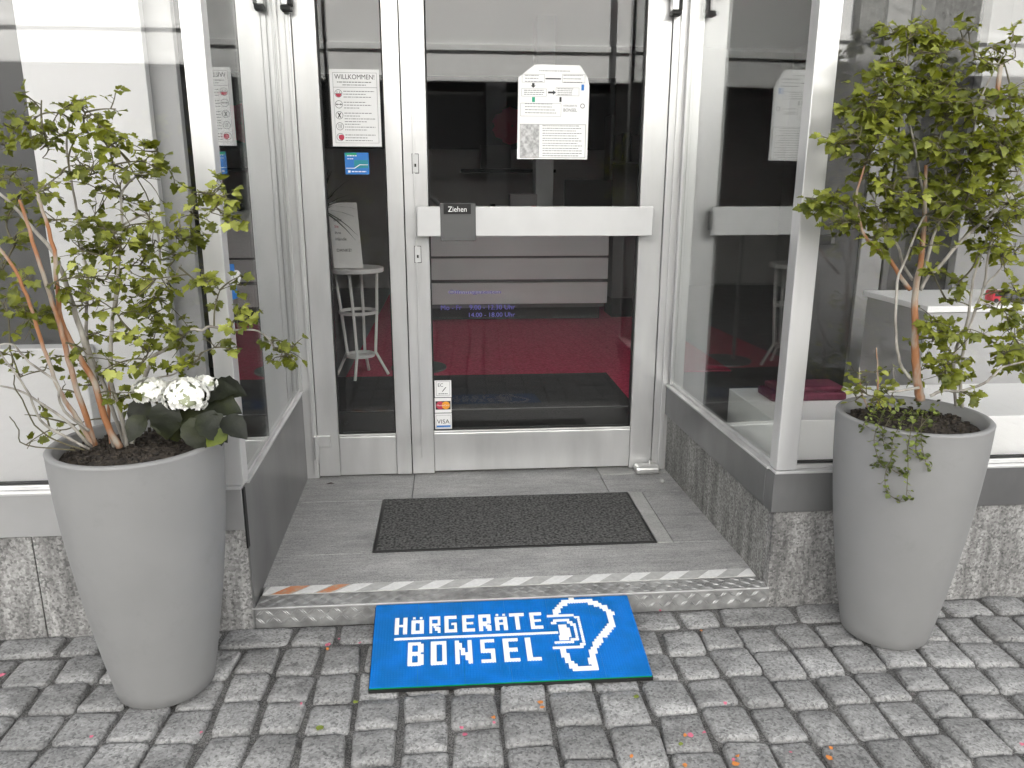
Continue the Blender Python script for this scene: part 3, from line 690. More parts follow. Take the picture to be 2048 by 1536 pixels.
t = thing('telephone', 'black telephone beside the small grey device', 'telephone', tuple(onc(1000, 410)))
a, b_ = onc(990, 385), onc(1012, 411)
quadbox('base', BLACK, a.x-.05, b_.x, YC+.12, YC+.3, ztop+.0205, ztop+.05, t, bev=.006); quadbox('handset', BLACK, a.x-.045, a.x, YC+.12, YC+.31, ztop+.052, ztop+.08, t, bev=.008)
# wall things behind
t = thing('column', 'pale square interior column behind the counter', 'column', (1, 5, 0))
a, b_ = at(1072, 300, 'y', 6.0), at(1106, 410, 'y', 6.0)
quadbox('shaft', CW, a.x, b_.x, 6.0, 6.3, .0605, 2.9, t, bev=.004)
t = thing('wall_shelf', 'thin dark shelf on the back wall with a framed picture', 'shelf', (.4, 5.5, 1.4))
a, b_ = at(922, 338, 'y', 6.9), at(1112, 345, 'y', 6.9)
quadbox('board', BLACK, a.x, b_.x, 6.9, 7.2, b_.z, a.z, t, bev=.003)
a, b_ = at(960, 290, 'y', 6.95), at(1022, 337, 'y', 6.95)
t = thing('framed_picture', 'small dark framed picture standing on the wall shelf', 'picture', (a.x, 6.95, b_.z))
quadbox('frame', DARK, a.x, b_.x, 6.95, 6.97, b_.z+.004, a.z, t, bev=.002); quadbox('print', INK2, a.x+.02, b_.x-.02, 6.945, 6.9495, b_.z+.02, a.z-.02, t)
a, b_ = at(850, 160, 'y', 7.5), at(1228, 300, 'y', 7.5)
t = thing('wall_picture', 'large dark wall picture with a red blossom', 'picture', (a.x, 7.5, b_.z))
quadbox('dark_board', mat('dark board', (.03, .03, .03), .5), a.x-1.2, b_.x, 7.50, 7.55, b_.z, a.z+.05, t, bev=.003)
c = at(1025, 252, 'y', 7.48); mm = M()
for k in range(7):
    an = k*.9; px_, pz_ = c.x+.13*math.cos(an), c.z+.11*math.sin(an)
    mm.face([(px_+.12*math.cos(j*.785), 7.48-k*.001, pz_+.11*math.sin(j*.785)) for j in range(8)], (0, .0008, 0))
obj('red_blossom', mm, mat('red blossom print', (.62, .01, .06), .6), t)
t = thing('binder_shelf', 'grey shelf unit with two rows of binders at the right', 'shelf', (1.7, 4.6, .06))
a, b_ = at(1222, 250, 'y', 6.0), at(1288, 410, 'y', 6.0)
quadbox('side_board', DARK, a.x, a.x+.03, 6.0, 6.3, .0605, a.z+.1, t); quadbox('shelf_board', DARK, a.x+.031, b_.x+.4, 6.0, 6.3, at(1250, 322, 'y', 6.0).z-.02, at(1250, 322, 'y', 6.0).z, t)
for k in range(6):
    zz = at(1250, 322, 'y', 6.0).z; obj('binder', M().box(a.x+.05+k*.09, a.x+.125+k*.09, 6.02, 6.28, zz+.001, zz+.26+.02*(k % 2), .003), INK2 if k % 3 else DARK, t)
t = thing('tub_chair', 'pale rounded chair back just visible behind the counter', 'chair', (0, 4.3, .06))
c = at(880, 400, 'y', 5.8)
obj('backrest', M().tube([(c.x-.2+.25*math.cos(math.pi*k/12), 5.8, c.z-.22+.28*math.sin(math.pi*k/12)) for k in range(13)], .03, n=8), mat('grey shell', (.35, .35, .35), .5), t, smooth=True)
obj('seat_pad', M().box(c.x-.42, c.x+.02, 5.8, 6.2, .45, .52, .02), DARK, t); obj('leg', M().tube([(c.x-.2, 6.0, .061), (c.x-.2, 6.0, .449)], .03, n=8), DARK, t)
# stool with the hand sign
YS_ = 2.9
t = thing('plant_stand', 'white metal stand with two wire rings under its round top', 'stand', (-.58, YS_, .06))
c = at(706, 534, 'y', YS_); zt = c.z
WM = mat('white painted steel', (.75, .75, .74), .4)
obj('top', M().lathe([(0, 0), (.178, 0), (.183, -.004), (.183, -.026), (.178, -.03), (0, -.03)], (c.x+.01, YS_, zt), 40), WM, t, smooth=False)
def ringz(z, r, w_=.02, th=.012):
    mm = M(); mm.lathe([(r, 0), (r, w_), (r-th, w_), (r-th, 0), (r, 0)], (c.x+.02, YS_, z), 36); return mm
obj('ring', ringz(at(710, 626, 'y', YS_).z, .125), WM, t); obj('ring', ringz(at(720, 712, 'y', YS_).z, .095), WM, t)
obj('ring_plate', M().lathe([(0, 0), (.08, 0), (.08, .004), (0, .004)], (c.x+.02, YS_, at(720, 712, 'y', YS_).z+.002), 30), WM, t)
for k, (ax, ay) in enumerate(((-.02, -.105), (.118, .02), (.02, .11), (-.115, .03))):
    pts = [(c.x+.01+ax*1.15, YS_+ay*1.15, zt-.03), (c.x+.02+ax, YS_+ay, at(710, 618, 'y', YS_).z), (c.x+.025+ax*.8, YS_+ay*.8, at(720, 705, 'y', YS_).z), (c.x+.025+ax*1.45, YS_+ay*1.45, .066)]
    obj('leg', M().tube(pts, .010, n=8), WM, t)
t = thing('hand_sign', 'white leaning board asking to disinfect hands on the round stand', 'sign', (c.x-.05, YS_, zt))
p0, p1, p2, p3 = at(668, 528, 'y', YS_-.1), at(726, 524, 'y', YS_-.1), at(713, 405, 'y', YS_+.0), at(655, 405, 'y', YS_+.0)
for p in (p0, p1): p.z = zt+.003
obj('board', M().face([tuple(p0), tuple(p1), tuple(p2), tuple(p3)], (0, .006, 0)), WHITE, t)
def sgn_text(body, v, mt_, h):
    f = (v-405)/(528-405); pl = p3.lerp(p0, f); mm = M(); mm.text(body, pl.x+.028, pl.z, pl.y-.004, height=h); obj('lettering', mm, mt_, t)
sgn_text('Bitte', 440, INK, .018); sgn_text('Sie', 452, CRED, .016); sgn_text('Ihre', 464, INK, .016); sgn_text('Hände', 476, INK, .018); sgn_text('DANKE!', 497, INK, .018)
# palm beside the stand
def frond_plant(name, label, base, top, n, ln, seed, dark=True):
    r = random.Random(seed); t = thing(name, label, 'plant', base)
    obj('trunk', M().tube([base, ((base[0]+top[0])/2+.02, base[1], (base[2]+top[2])/2), top], .016, .01, n=7), mat(name+' trunk', (.03, .025, .02), .8), t, smooth=True)
    obj('tub', M().lathe([(0, 0), (.12, 0), (.15, .26), (.135, .26), (.13, .24), (0, .24)], (base[0], base[1], .061), 24), DARK, t, smooth=True)
    mt_ = mat(name+' frond', (.02, .03, .015), .5)
    for i in range(n):
        a = r.uniform(0, 6.28); e = r.uniform(-.3, 1.2); d = Vector((math.cos(a)*math.cos(e), math.sin(a)*math.cos(e), math.sin(e)))
        sdv = d.cross(Vector((0, 0, 1))).normalized()*.010; mm = M(); pts = []
        for s in range(5):
            q = Vector(top)+d*ln*s/4-Vector((0, 0, .25*ln*(s/4)**2)); pts.append((q-sdv*(1-s/4.2), q+sdv*(1-s/4.2)))
        for (a1, b1), (a2, b2) in zip(pts, pts[1:]): mm.face([a1, b1, b2, a2])
        obj('frond', mm, mt_, t)
frond_plant('indoor_palm', 'dark narrow-leaved palm behind the round stand', (-.98, 2.70, .06), tuple(at(640, 420, 'y', 2.68)), 60, .34, 3)
frond_plant('indoor_palm', 'dark spiky palm behind the left side pane', (-1.25, 1.3, .06), (-1.2, 1.3, 1.0), 40, .42, 5)
t = thing('sanitiser_stand', 'grey floor stand with flat disc base behind the doors', 'stand', (-.2, 3.35, .06))
c = at(838, 735, 'z', .065)
obj('disc_base', M().lathe([(0, 0), (.19, 0), (.19, .012), (0, .016)], (c.x, c.y, .0605), 32), INK2, t); obj('pole', M().tube([(c.x-.07, c.y, .07), (c.x-.07, c.y, 1.1)], .014, n=10), DARK, t)

# ---- left display window
t = thing('white_screen', 'tall white panel standing behind the left shop window', 'panel', (-.95, .2, .5))
def wbox(name, mt_, u0, u1, v, y, th, z0, z1, par, **k):
    p, q = at(u0, v, 'y', y), at(u1, v, 'y', y); return quadbox(name, mt_, p.x, q.x, y, y+th, z0, z1, par, **k)
wbox('white_board', mat('white board', (.54, .54, .54), .5), 82, 319, 400, .16, .03, ZS+.0, 2.5, t, bev=.002)
wbox('grey_board', mat('pale grey board', (.30, .30, .30), .5), 321, 379, 400, .20, .03, ZS+.0, 2.5, t, bev=.002)
wbox('shade_board', BLACK, 381, 430, 400, .26, .02, at(412, 735, 'y', .26).z, 2.5, t)  # black sheet in place of the interior darkness between grey board and post
t = thing('display_plinth', 'white display plinth low in the left shop window', 'plinth', (-1.5, .3, .05))
zp = at(60, 696, 'y', .10).z
quadbox('body', mat('grey white laminate', (.5, .5, .5), .5), -3.0, -1.06, .09, .155, .051, zp, t, bev=.003); quadbox('side', WHITE, -1.055, -.72, .06, .15, .051, .52, t, bev=.003)
t = thing('dark_partition', 'dark grey partition behind the left shop window glass', 'partition', (-1.8, .8, .05))
quadbox('board', mat('dark partition board', (.05, .05, .05), .5), -3.6, -1.0, .5, .54, .051, 2.5, t)
quadbox('inner_board', mat('black curtain', (.02, .02, .02), .8), -.98, -.66, 1.0, 1.03, .051, 2.6, t)
# ---- right display window
t = thing('display_plinth', 'low white display plinth behind the right shop window', 'plinth', (1.3, .3, .05))
quadbox('body', WHITE, 1.02, 3.4, .20, .62, .051, .545, t, bev=.003)
DRED = noisy('dull red cloth', (.07, .008, .022), (.10, .015, .035), 40, .9)
t = thing('red_cloth', 'folded red cloth on the low plinth of the right window', 'cloth', (1.2, .5, .545))
p, q = at(1606, 786, 'y', .5), at(1672, 786, 'y', .5); quadbox('fold', DRED, 1.10, q.x, .42, .55, .5455, .575, t, bev=.008); quadbox('fold', DRED, 1.12, q.x-.01, .43, .54, .5755, .597, t, bev=.008)
t = thing('display_cabinet', 'pale cabinet with white top board in the right shop window', 'cabinet', (1.9, .8, .05))
p = at(1858, 612, 'y', .66)
quadbox('body', mat('pale cabinet', (.36, .36, .36), .5), p.x, 3.4, .66, 1.1, .051, p.z-.025, t, bev=.003); quadbox('top_board', WHITE, p.x-.01, 3.42, .65, 1.12, p.z-.024, p.z, t, bev=.003)
t = thing('toy_fire_engine', 'small red toy vehicle with black ladder on the cabinet top board', 'toy', (2.2, .8, p.z))
a, b_ = at(1986, 592, 'y', .72), at(2060, 592, 'y', .72); zz = p.z
RT_ = mat('toy red', (.5, .02, .04), .35)
quadbox('cab', RT_, a.x, a.x+.05, .72, .77, zz+.006, zz+.046, t, bev=.006); quadbox('body', DARK, a.x+.051, b_.x+.03, .72, .77, zz+.008, zz+.040, t, bev=.003); quadbox('window_strip', BLACK, a.x+.008, a.x+.044, .7185, .7198, zz+.026, zz+.038, t)
for k in range(4):
    xx = a.x+.015+k*.035; o = obj('wheel', M().tube([(xx, .716, zz+.009), (xx, .7195, zz+.009)], .009, n=12), BLACK, t)
for k in range(5): obj('grey_block', M().box(a.x+.058+k*.02, a.x+.07+k*.02, .717, .7195, zz+.014, zz+.034), INK2, t)
t = thing('interior_partition', 'grey partition wall with pale post and dark doorway behind the right window', 'partition', (1.6, 1.6, .05))
PG = noisy('grey partition paint', (.04, .04, .04), (.065, .065, .065), 4, .6)
yP = 1.7
def sx_(u, v): return at(u, v, 'y', yP).x
quadbox('wall_panel', PG, sx_(1612, 600), sx_(1705, 600), yP, yP+.06, .051, 2.9, t)
quadbox('pale_post', mat('pale post', (.24, .24, .24), .5), sx_(1705, 600)+.002, sx_(1750, 600), yP-.02, yP+.06, .051, 2.9, t, bev=.003)
quadbox('frame_post', DARK, sx_(1752, 600), sx_(1764, 600), yP-.03, yP+.06, .051, 2.9, t, bev=.003)
quadbox('wall_panel', PG, sx_(1765, 600), sx_(1796, 600), yP, yP+.06, .051, 2.9, t)
quadbox('dark_doorway', mat('unlit doorway', (.015, .015, .015), .7), sx_(1797, 600), sx_(1893, 600), yP+.03, yP+.07, .051, 2.9, t)
quadbox('pale_post', mat('pale post 2', (.30, .30, .30), .5), sx_(1895, 600), sx_(1935, 600), yP-.02, yP+.06, .051, 2.9, t, bev=.003)
quadbox('wall_panel', mat('light partition', (.33, .33, .33), .6), sx_(1937, 600), 4.1, yP, yP+.06, .051, 2.9, t)
t = thing('black_box', 'small black box fixed to the grey partition', 'box', (1.7, yP-.06, 1.1))
a, b_ = at(1640, 472, 'y', yP-.08), at(1672, 490, 'y', yP-.08); quadbox('housing', BLACK, a.x, b_.x, yP-.08, yP-.001, b_.z, a.z, t, bev=.004); quadbox('lens', DARK, b_.x-.03, b_.x-.01, yP-.084, yP-.0805, b_.z+.008, a.z-.008, t)

# ================================================================== buildings
bl_ = thing('shop_building', 'tall rendered shop building above the entrance windows', 'building', (0, 4, 0))
REND = noisy('grey render', (.42, .42, .40), (.5, .5, .48), 2, .85, bump=.3, bscale=60)
TOPZ = 3.8+16*math.tan(math.radians(SUN_EL))/math.cos(math.radians(SUN_AZ))  # unseen upper height, shaped to block the sun and shade the street
quadbox('upper_wall', REND, -30, 30, 0, 11, 3.02, TOPZ, bl_); quadbox('lintel', ALU_D, -4.1, 4.3, -.005, .16, ZT+.0615, 3.018, bl_)
quadbox('lower_wall', REND, -30, -4.12, 0, 11, -.02, 3.018, bl_); quadbox('lower_wall', REND, 4.32, 30, 0, 11, -.02, 3.018, bl_)
quadbox('rear_wall', REND, -4.11, 4.31, 7.75, 11, -.02, 3.018, bl_)
op = thing('opposite_building', 'pale rendered building with dark ground floor across the street', 'building', (0, -20, 0))
PALE = noisy('pale render', (.80, .80, .79), (.86, .86, .85), 1.5, .9, bump=.3, bscale=40)
ROUGH = granite('roughcast', (.12, .12, .11), (.28, .28, .27), (.42, .42, .4), 18, .9, .4, .6)
YO = -16.
quadbox('upper_wall', PALE, -40, 40, YO-8, YO, 3.8, 13, op)
quadbox('ledge', PALE, -40, 40, YO+.001, YO+.10, 4.50, 4.62, op)
quadbox('ground_floor_wall', mat('dark shopfront wall', (.06, .06, .06), .6), -40, 40, YO-8, YO-.3, -.02, 3.795, op)
for k in range(-6, 7): quadbox('pillar', mat('dark pillar', (.14, .14, .14), .7) if k == -6 else bpy.data.materials['dark pillar'], k*5.2+1.0, k*5.2+1.5, YO-.29, YO-.01, -.02, 3.79, op)
quadbox('roughcast_pier', ROUGH, 9.2, 12.0, YO+.001, YO+.30, 3.8, 12, op)
o = obj('downpipe', M().tube([(4.15, YO+.16, 0), (4.15, YO+.16, 12.8)], .06, n=10), DARK, op)
for k in range(-7, 7):
    wfr = quadbox('window', PALE, k*4.1+1.6, k*4.1+2.9, YO+.001, YO+.06, 6.2, 8.0, op); obj('pane', M().box(k*4.1+1.68, k*4.1+2.82, YO+.061, YO+.07, 6.28, 7.92), mat('dark pane', (.02, .025, .03), .08) if k == -7 else bpy.data.materials['dark pane'], wfr)
quadbox('roof', mat('roof tiles', (.12, .06, .045), .8), -41, 41, YO-9, YO+.4, 13.005, 13.4, op)

# ================================================================== blue brick-built mat
bm_ = thing('brick_mat', 'blue brick-built mat reading HÖRGERÄTE BONSEL leaning on the metal step', 'mat', (.12, -.18, .02))
BL, BR = Vector((-.269, -.012, .0575)), Vector((.501, -.012, .0565)); FL, FR = at(738, 1375, 'z', .0185), at(1305, 1349, 'z', .0185)
NRM = (BR-BL).cross(FL-BL).normalized(); NRM = NRM if NRM.z > 0 else -NRM
def mp_(a, b, h=0.):   # a: 0..96 across, b: 0..48 from the back edge to the front edge
    s, q = a/96, b/48
    return (BL.lerp(BR, s)).lerp(FL.lerp(FR, s), q)+NRM*h
def slab(mm, a0, a1, b0, b1, h0, h1):
    c = [(a0, b0), (a1, b0), (a1, b1), (a0, b1)]; lo = [mm.b.verts.new(mp_(a, b, h0)) for a, b in c]; hi = [mm.b.verts.new(mp_(a, b, h1)) for a, b in c]
    mm.b.faces.new(hi)
    mm.b.faces.new(lo[::-1])
    for i in range(4): mm.b.faces.new([lo[i], lo[(i+1) % 4], hi[(i+1) % 4], hi[i]])
BRB = mat('blue brick plastic', (.002, .15, .55), .4); BRW = mat('white brick plastic', (.84, .84, .82), .3); BRG = mat('green baseplate plastic', (.0, .22, .06), .35)
b_ = bsdf(BRB); g_ = N(BRB, 'ShaderNodeNewGeometry'); n_ = N(BRB, 'ShaderNodeTexNoise', Scale=14, Detail=3); r_ = N(BRB, 'ShaderNodeValToRGB')
L(BRB, g_.outputs['Position'], n_.inputs['Vector']); L(BRB, n_.outputs[0], r_.inputs[0]); L(BRB, r_.outputs[0], b_.inputs['Base Color'])
r_.color_ramp.elements[0].position = .4; r_.color_ramp.elements[1].position = .6; r_.color_ramp.elements[0].color = (.0015, .140, .44, 1); r_.color_ramp.elements[1].color = (.002, .165, .56, 1)
mm = M(); slab(mm, -.3, 96.3, -.3, 48.3, -.0185, -.0081); obj('black_underlay', mm, BLACK, bm_)
mm = M(); slab(mm, 0, 96, 0, 48, -.0078, -.0045); obj('green_baseplate', mm, BRG, bm_)
for i in range(6):
    for j in range(3):
        mm = M(); slab(mm, i*16+.04, i*16+15.96, j*16+.04, j*16+15.96, -.0043, .0006+rnd.uniform(-.0001, .0001)); obj('blue_plate', mm, BRB, bm_)
white = set()
def cells(a0, a1, b0, b1): return [(a0, a1, b0, b1)]
S1 = 1.15
def strokes(ch, x, y, wd, h, t):
    """a pixel letter as rectangles: x, y top left, t stroke"""
    V = lambda a, b0=0, b1=1: (x+a, x+a+t, y+h*b0, y+h*b1)
    Hh = lambda b, a0=0, a1=1: (x+wd*a0, x+wd*a1, y+b, y+b+t)
    m_ = (h-t)/2
    if ch == 'H': return [V(0), V(wd-t), Hh(m_)]
    if ch in 'OÖ': return [V(0), V(wd-t), Hh(0), Hh(h-t)]
    if ch == 'R': return [V(0), Hh(0), V(wd-t, 0, .5), Hh(m_), (x+wd*.35, x+wd*.35+t, y+m_+t, y+m_+2*t), (x+wd*.55, x+wd*.55+t, y+m_+1.7*t, y+m_+3*t), (x+wd-t, x+wd, y+h*.72, y+h)]
    if ch == 'G': return [V(0), Hh(0), Hh(h-t), V(wd-t, .5, 1), Hh(m_, .5, 1)]
    if ch == 'E': return [V(0), Hh(0), Hh(h-t), Hh(m_, 0, .9)]
    if ch in 'Ä': return [V(0), V(wd-t), Hh(0), Hh(m_)]
    if ch == 'T': return [Hh(0), (x+wd/2-t/2, x+wd/2+t/2, y, y+h)]
    if ch == 'B': return [V(0), V(wd-t, .06, .42), V(wd-t, .55, .95), Hh(0, 0, .85), Hh(h-t, 0, .85), Hh(m_, 0, .8)]
    if ch == 'N': return [V(0), V(wd-t), (x+t*.8, x+t*1.6, y+h*.12, y+h*.40), (x+t*1.3, x+t*2.1, y+h*.34, y+h*.62), (x+wd-t*1.6, x+wd-t*.8, y+h*.55, y+h*.85)]
    if ch == 'S': return [Hh(0), Hh(m_), Hh(h-t), V(0, 0, .55), V(wd-t, .48, 1)]
    if ch == 'L': return [V(0), Hh(h-t)]
RH = [0.0007, .0038]
regions = []
def letter(ch, rects, name='letter'):
    # clip overlaps by rasterising on a half-stud grid, then merge runs: no two faces share a plane
    g_ = set()
    for a0, a1, b0, b1 in rects:
        for i in range(round(a0*2), max(round(a1*2), round(a0*2)+1)):
            for j in range(round(b0*2), max(round(b1*2), round(b0*2)+1)): g_.add((i, j))
    regions.append(g_)
    mm = M(); vd = {}
    def vv(i, j, h):
        if (i, j, h) not in vd: vd[(i, j, h)] = mm.b.verts.new(mp_(i/2, j/2, h))
        return vd[(i, j, h)]
    for (i, j) in g_:
        mm.b.faces.new([vv(i, j, RH[1]), vv(i+1, j, RH[1]), vv(i+1, j+1, RH[1]), vv(i, j+1, RH[1])])
        for (di, dj, e) in ((-1, 0, ((0, 0), (0, 1))), (1, 0, ((1, 0), (1, 1))), (0, -1, ((0, 0), (1, 0))), (0, 1, ((0, 1), (1, 1)))):
            if (i+di, j+dj) not in g_:
                (a, b), (c, d) = e; mm.b.faces.new([vv(i+a, j+b, RH[0]), vv(i+c, j+d, RH[0]), vv(i+c, j+d, RH[1]), vv(i+a, j+b, RH[1])])
    return obj(name, mm, BRW, bm_)
for ch, x, wd in (('H', 7.5, 4.5), ('Ö', 13.7, 4.3), ('R', 19.8, 4.4), ('G', 25.7, 4.5), ('E', 32, 4.3), ('R', 38, 4.3), ('Ä', 44, 4.3), ('T', 49.5, 5.5), ('E', 57, 4.5)):
    y, h = (11.5, 8) if ch in 'ÖÄ' else (9.5, 10)
    rs_ = strokes(ch, x, y, wd, h, 1.4 if ch != 'T' else 1.3)
    if ch in 'ÖÄ': rs_ += [(x+.3, x+1.4, 9.5, 10.5), (x+wd-1.4, x+wd-.3, 9.5, 10.5)]
    letter(ch, rs_)
for ch, x, wd in (('B', 12.5, 5.4), ('O', 20.7, 5.3), ('N', 29, 6.2), ('S', 38, 5.2), ('E', 46.2, 5.1), ('L', 54.2, 5.0)): letter(ch, strokes(ch, x, 25, wd, 13, 1.7))
letter('-', [(7.6, 66.4, 21.9, 23.0)], 'underline')
def thick_line(pts, t):
    out = []
    for (a, b), (c, d) in zip(pts, pts[1:]):
        n = max(2, int(max(abs(c-a), abs(d-b))*2)+1)
        for k in range(n+1):
            f = k/n; x, y = round(a+(c-a)*f), round((b+(d-b)*f)/1.5)*1.5
            out.append((x-t/2, x+t/2, y-t/2, y+t/2))
    return out
letter('ear', thick_line([(66.8, 10.6), (68.3, 7), (71.3, 3.2), (73.5, 2.2), (78.5, 2.6), (83, 4.8), (86, 8.5), (87.5, 12), (87.3, 16), (86.5, 19.5), (84, 23), (81, 27), (79, 31), (77.4, 35), (76.4, 39), (76.8, 43.6), (70.5, 43.6), (69, 41), (67.6, 37.5), (67.3, 33.4)], 1.75), 'ear_outline')
letter('b', thick_line([(64.3, 12.4), (73.4, 12.6), (75, 14.6), (75.2, 29.6), (73.6, 31.2), (64.4, 31.2)], 1.1), 'ear_bar')
letter('b', thick_line([(64.6, 16.6), (66.5, 15.4), (70.6, 15.4), (72.6, 18.4), (72.7, 26.6), (70.6, 28.4), (64.8, 28.2)], 1.1), 'ear_bar')
letter('d', [(67.2, 70, 18, 27), (66.4, 67.2, 24.4, 26.8), (70, 70.8, 20, 25.6), (66.8, 67.6, 18.6, 20)], 'ear_centre')
allw = set().union(*regions)
sd_b, sd_w = M(), M()
rows_ = 42
for i in range(96):
    for j in range(rows_):
        a, b = i+.5, (j+.5)*48/rows_
        wh = (int(a*2), int(b*2)) in allw
        if wh: continue
        mm = sd_b; n = 6; lo = [mm.b.verts.new(mp_(a+.3*math.cos(k*math.pi/3), b+.34*math.sin(k*math.pi/3), .0006)) for k in range(n)]
        hi = [mm.b.verts.new(mp_(a+.3*math.cos(k*math.pi/3), b+.34*math.sin(k*math.pi/3), .0022)) for k in range(n)]
        mm.b.faces.new(hi)
        for k in range(n): mm.b.faces.new([lo[k], lo[(k+1) % n], hi[(k+1) % n], hi[k]])
obj('blue_studs', sd_b, BRB, bm_, kind='stuff')

# ================================================================== planters
def planter(label, c, rt, h):
    prof = [(0, .002), (.112, .002), (.120, .008)]
    for k in range(1, 25):
        f = k/24; r = .121+(rt-.121)*(1-(1-f)**1.62)
        prof.append((r, .012+f*(h-.02)))
    prof += [(rt+.001, h-.004), (rt-.003, h), (rt-.014, h), (rt-.018, h-.004), (rt-.021, h-.05), (rt-.024, h-.09)]
    t = thing('planter', label, 'planter', (c[0], c[1], 0))
    obj('pot', M().lathe(prof, (c[0], c[1], 0), 72), POT, t, smooth=True)
    b = M(); r_ = random.Random(int(c[0]*100)); rs_ = rt-.021; n = 40; rings = [[b.b.verts.new((c[0], c[1], h-.02))]]
    for q in range(1, 7): rings.append([b.b.verts.new((c[0]+rs_*q/6*math.cos(2*math.pi*j/n), c[1]+rs_*q/6*math.sin(2*math.pi*j/n), h-.028-.008*(q/6)**2+r_.uniform(-.006, .006))) for j in range(n)])
    for j in range(n): b.b.faces.new([rings[0][0], rings[1][j], rings[1][(j+1) % n]])
    for q, s in zip(rings[1:], rings[2:]):
        for j in range(n): b.b.faces.new([q[j], s[j], s[(j+1) % n], q[(j+1) % n]])
    obj('soil', b, SOIL, t, kind='stuff')
    ch = M()
    for _ in range(260):
        a, q = r_.uniform(0, 6.283), rs_*math.sqrt(r_.random())*.96; s = r_.uniform(.002, .006); x, y = c[0]+q*math.cos(a), c[1]+q*math.sin(a)
        ch.box(x-s, x+s, y-s*.7, y+s*.7, h-.036, h-.026+r_.uniform(0, .006))
    obj('bark_chips', ch, SOIL, t, kind='stuff')
    return t
CL, CR = (-.80, -.262), (1.248, -.168)
planter('tall grey tapered planter left of the step, holding a shrub and white hydrangea', CL, .198, .682)
planter('tall grey tapered planter right of the step with trailing ivy', CR, .198, .675)

# ================================================================== foliage
def leaf_mat(name, c1, c2, c3):
    mt = bpy.data.materials.new(name); mt.use_nodes = True; t = mt.node_tree; b = t.nodes['Principled BSDF']
    g = N(mt, 'ShaderNodeNewGeometry'); n = N(mt, 'ShaderNodeTexNoise', Scale=16, Detail=3); L(mt, g.outputs['Position'], n.inputs['Vector'])
    oi = N(mt, 'ShaderNodeObjectInfo'); ad = N(mt, 'ShaderNodeMath', operation='MULTIPLY_ADD'); ad.inputs[1].default_value = .35; L(mt, oi.outputs['Random'], ad.inputs[0]); 
    sb = N(mt, 'ShaderNodeMath', operation='SUBTRACT'); sb.inputs[1].default_value = .17; L(mt, n.outputs[0], sb.inputs[0]); L(mt, sb.outputs[0], ad.inputs[2])
    r = N(mt, 'ShaderNodeValToRGB'); cr = r.color_ramp; cr.elements[0].position = .30; cr.elements[0].color = (*c1, 1); cr.elements[1].position = .72; cr.elements[1].color = (*c3, 1); e = cr.elements.new(.5); e.color = (*c2, 1)
    L(mt, ad.outputs[0], r.inputs[0]); L(mt, r.outputs[0], b.inputs['Base Color']); b.inputs['Roughness'].default_value = .5
    tl_ = N(mt, 'ShaderNodeBsdfTranslucent'); hs_ = N(mt, 'ShaderNodeMix', data_type='RGBA', blend_type='MULTIPLY'); hs_.inputs[0].default_value = 1; hs_.inputs[7].default_value = (1.6, 1.5, .5, 1)
    L(mt, r.outputs[0], hs_.inputs[6]); L(mt, hs_.outputs[2], tl_.inputs[0])
    mx = N(mt, 'ShaderNodeMixShader'); mx.inputs[0].default_value = .38; L(mt, b.outputs[0], mx.inputs[1]); L(mt, tl_.outputs[0], mx.inputs[2])
    n2 = N(mt, 'ShaderNodeTexNoise', Scale=260, Detail=2); L(mt, g.outputs['Position'], n2.inputs['Vector']); bp = N(mt, 'ShaderNodeBump', Strength=.35, Distance=.002); L(mt, n2.outputs[0], bp.inputs['Height']); L(mt, bp.outputs[0], b.inputs['Normal'])
    L(mt, mx.outputs[0], t.nodes['Material Output'].inputs[0])
    return mt
LEAF_L = leaf_mat('shrub leaf', (.085, .102, .008), (.20, .225, .026), (.42, .45, .12))
LEAF_R = leaf_mat('dense shrub leaf', (.068, .086, .005), (.16, .185, .018), (.34, .37, .07))
BARK = noisy('orange brown bark', (.30, .13, .055), (.34, .30, .25), 28, .75, bump=.4, bscale=120, stretch=(1, 1, .35), lo=.45, hi=.6)
BARKG = noisy('grey twig bark', (.16, .145, .125), (.40, .38, .34), 40, .75, bump=.4, bscale=120, stretch=(1, 1, .4))
TWIG = mat('thin green brown twig', (.085, .075, .04), .7)

def leaf_mesh(seed, mt_):
    r = random.Random(seed)
    half = [(0, 0), (.10, -.03), (.24, -.06), (.40, .06), (.36, .16), (.55, .26), (.50, .40), (.60, .56), (.42, .54), (.30, .56), (.34, .72), (.22, .74), (.16, .88), (0, 1.0)]
    half = [(x*r.uniform(.85, 1.1), y+r.uniform(-.03, .03)) if 0 < x else (x, y) for x, y in half]
    b = bmesh.new(); cup = r.uniform(.15, .5); dr_ = r.uniform(.1, .5); tw = r.uniform(-.2, .2)
    def P(x, y): return (x, y, cup*abs(x)**1.3-dr_*y*y*.6+tw*x*y+.04*math.sin(9*x+5*y))
    mid = [b.verts.new(P(0, y)) for y in (0, .3, .56, .78, 1.0)]
    for s in (-1, 1):
        vs = [b.verts.new(P(s*x, y)) for x, y in half[1:-1]]
        # fan strips from the mid rib
        groups = [(0, 1, [0, 1, 2, 3]), (1, 2, [3, 4, 5, 6, 7]), (2, 3, [7, 8, 9]), (3, 4, [9, 10, 11])]
        for i0, i1, idx in groups:
            for a, c in zip(idx, idx[1:]): b.faces.new([mid[i0], vs[a], vs[c]] if s > 0 else [mid[i0], vs[c], vs[a]])
            b.faces.new([mid[i0], vs[idx[-1]], mid[i1]] if s > 0 else [mid[i0], mid[i1], vs[idx[-1]]])
    me = bpy.data.meshes.new('leaf'); b.to_mesh(me); b.free()
    for p in me.polygons: p.use_smooth = True
    me.materials.append(mt_)
    return me
LM_L = [leaf_mesh(i, LEAF_L) for i in range(9)]; LM_R = [leaf_mesh(20+i, LEAF_R) for i in range(9)]

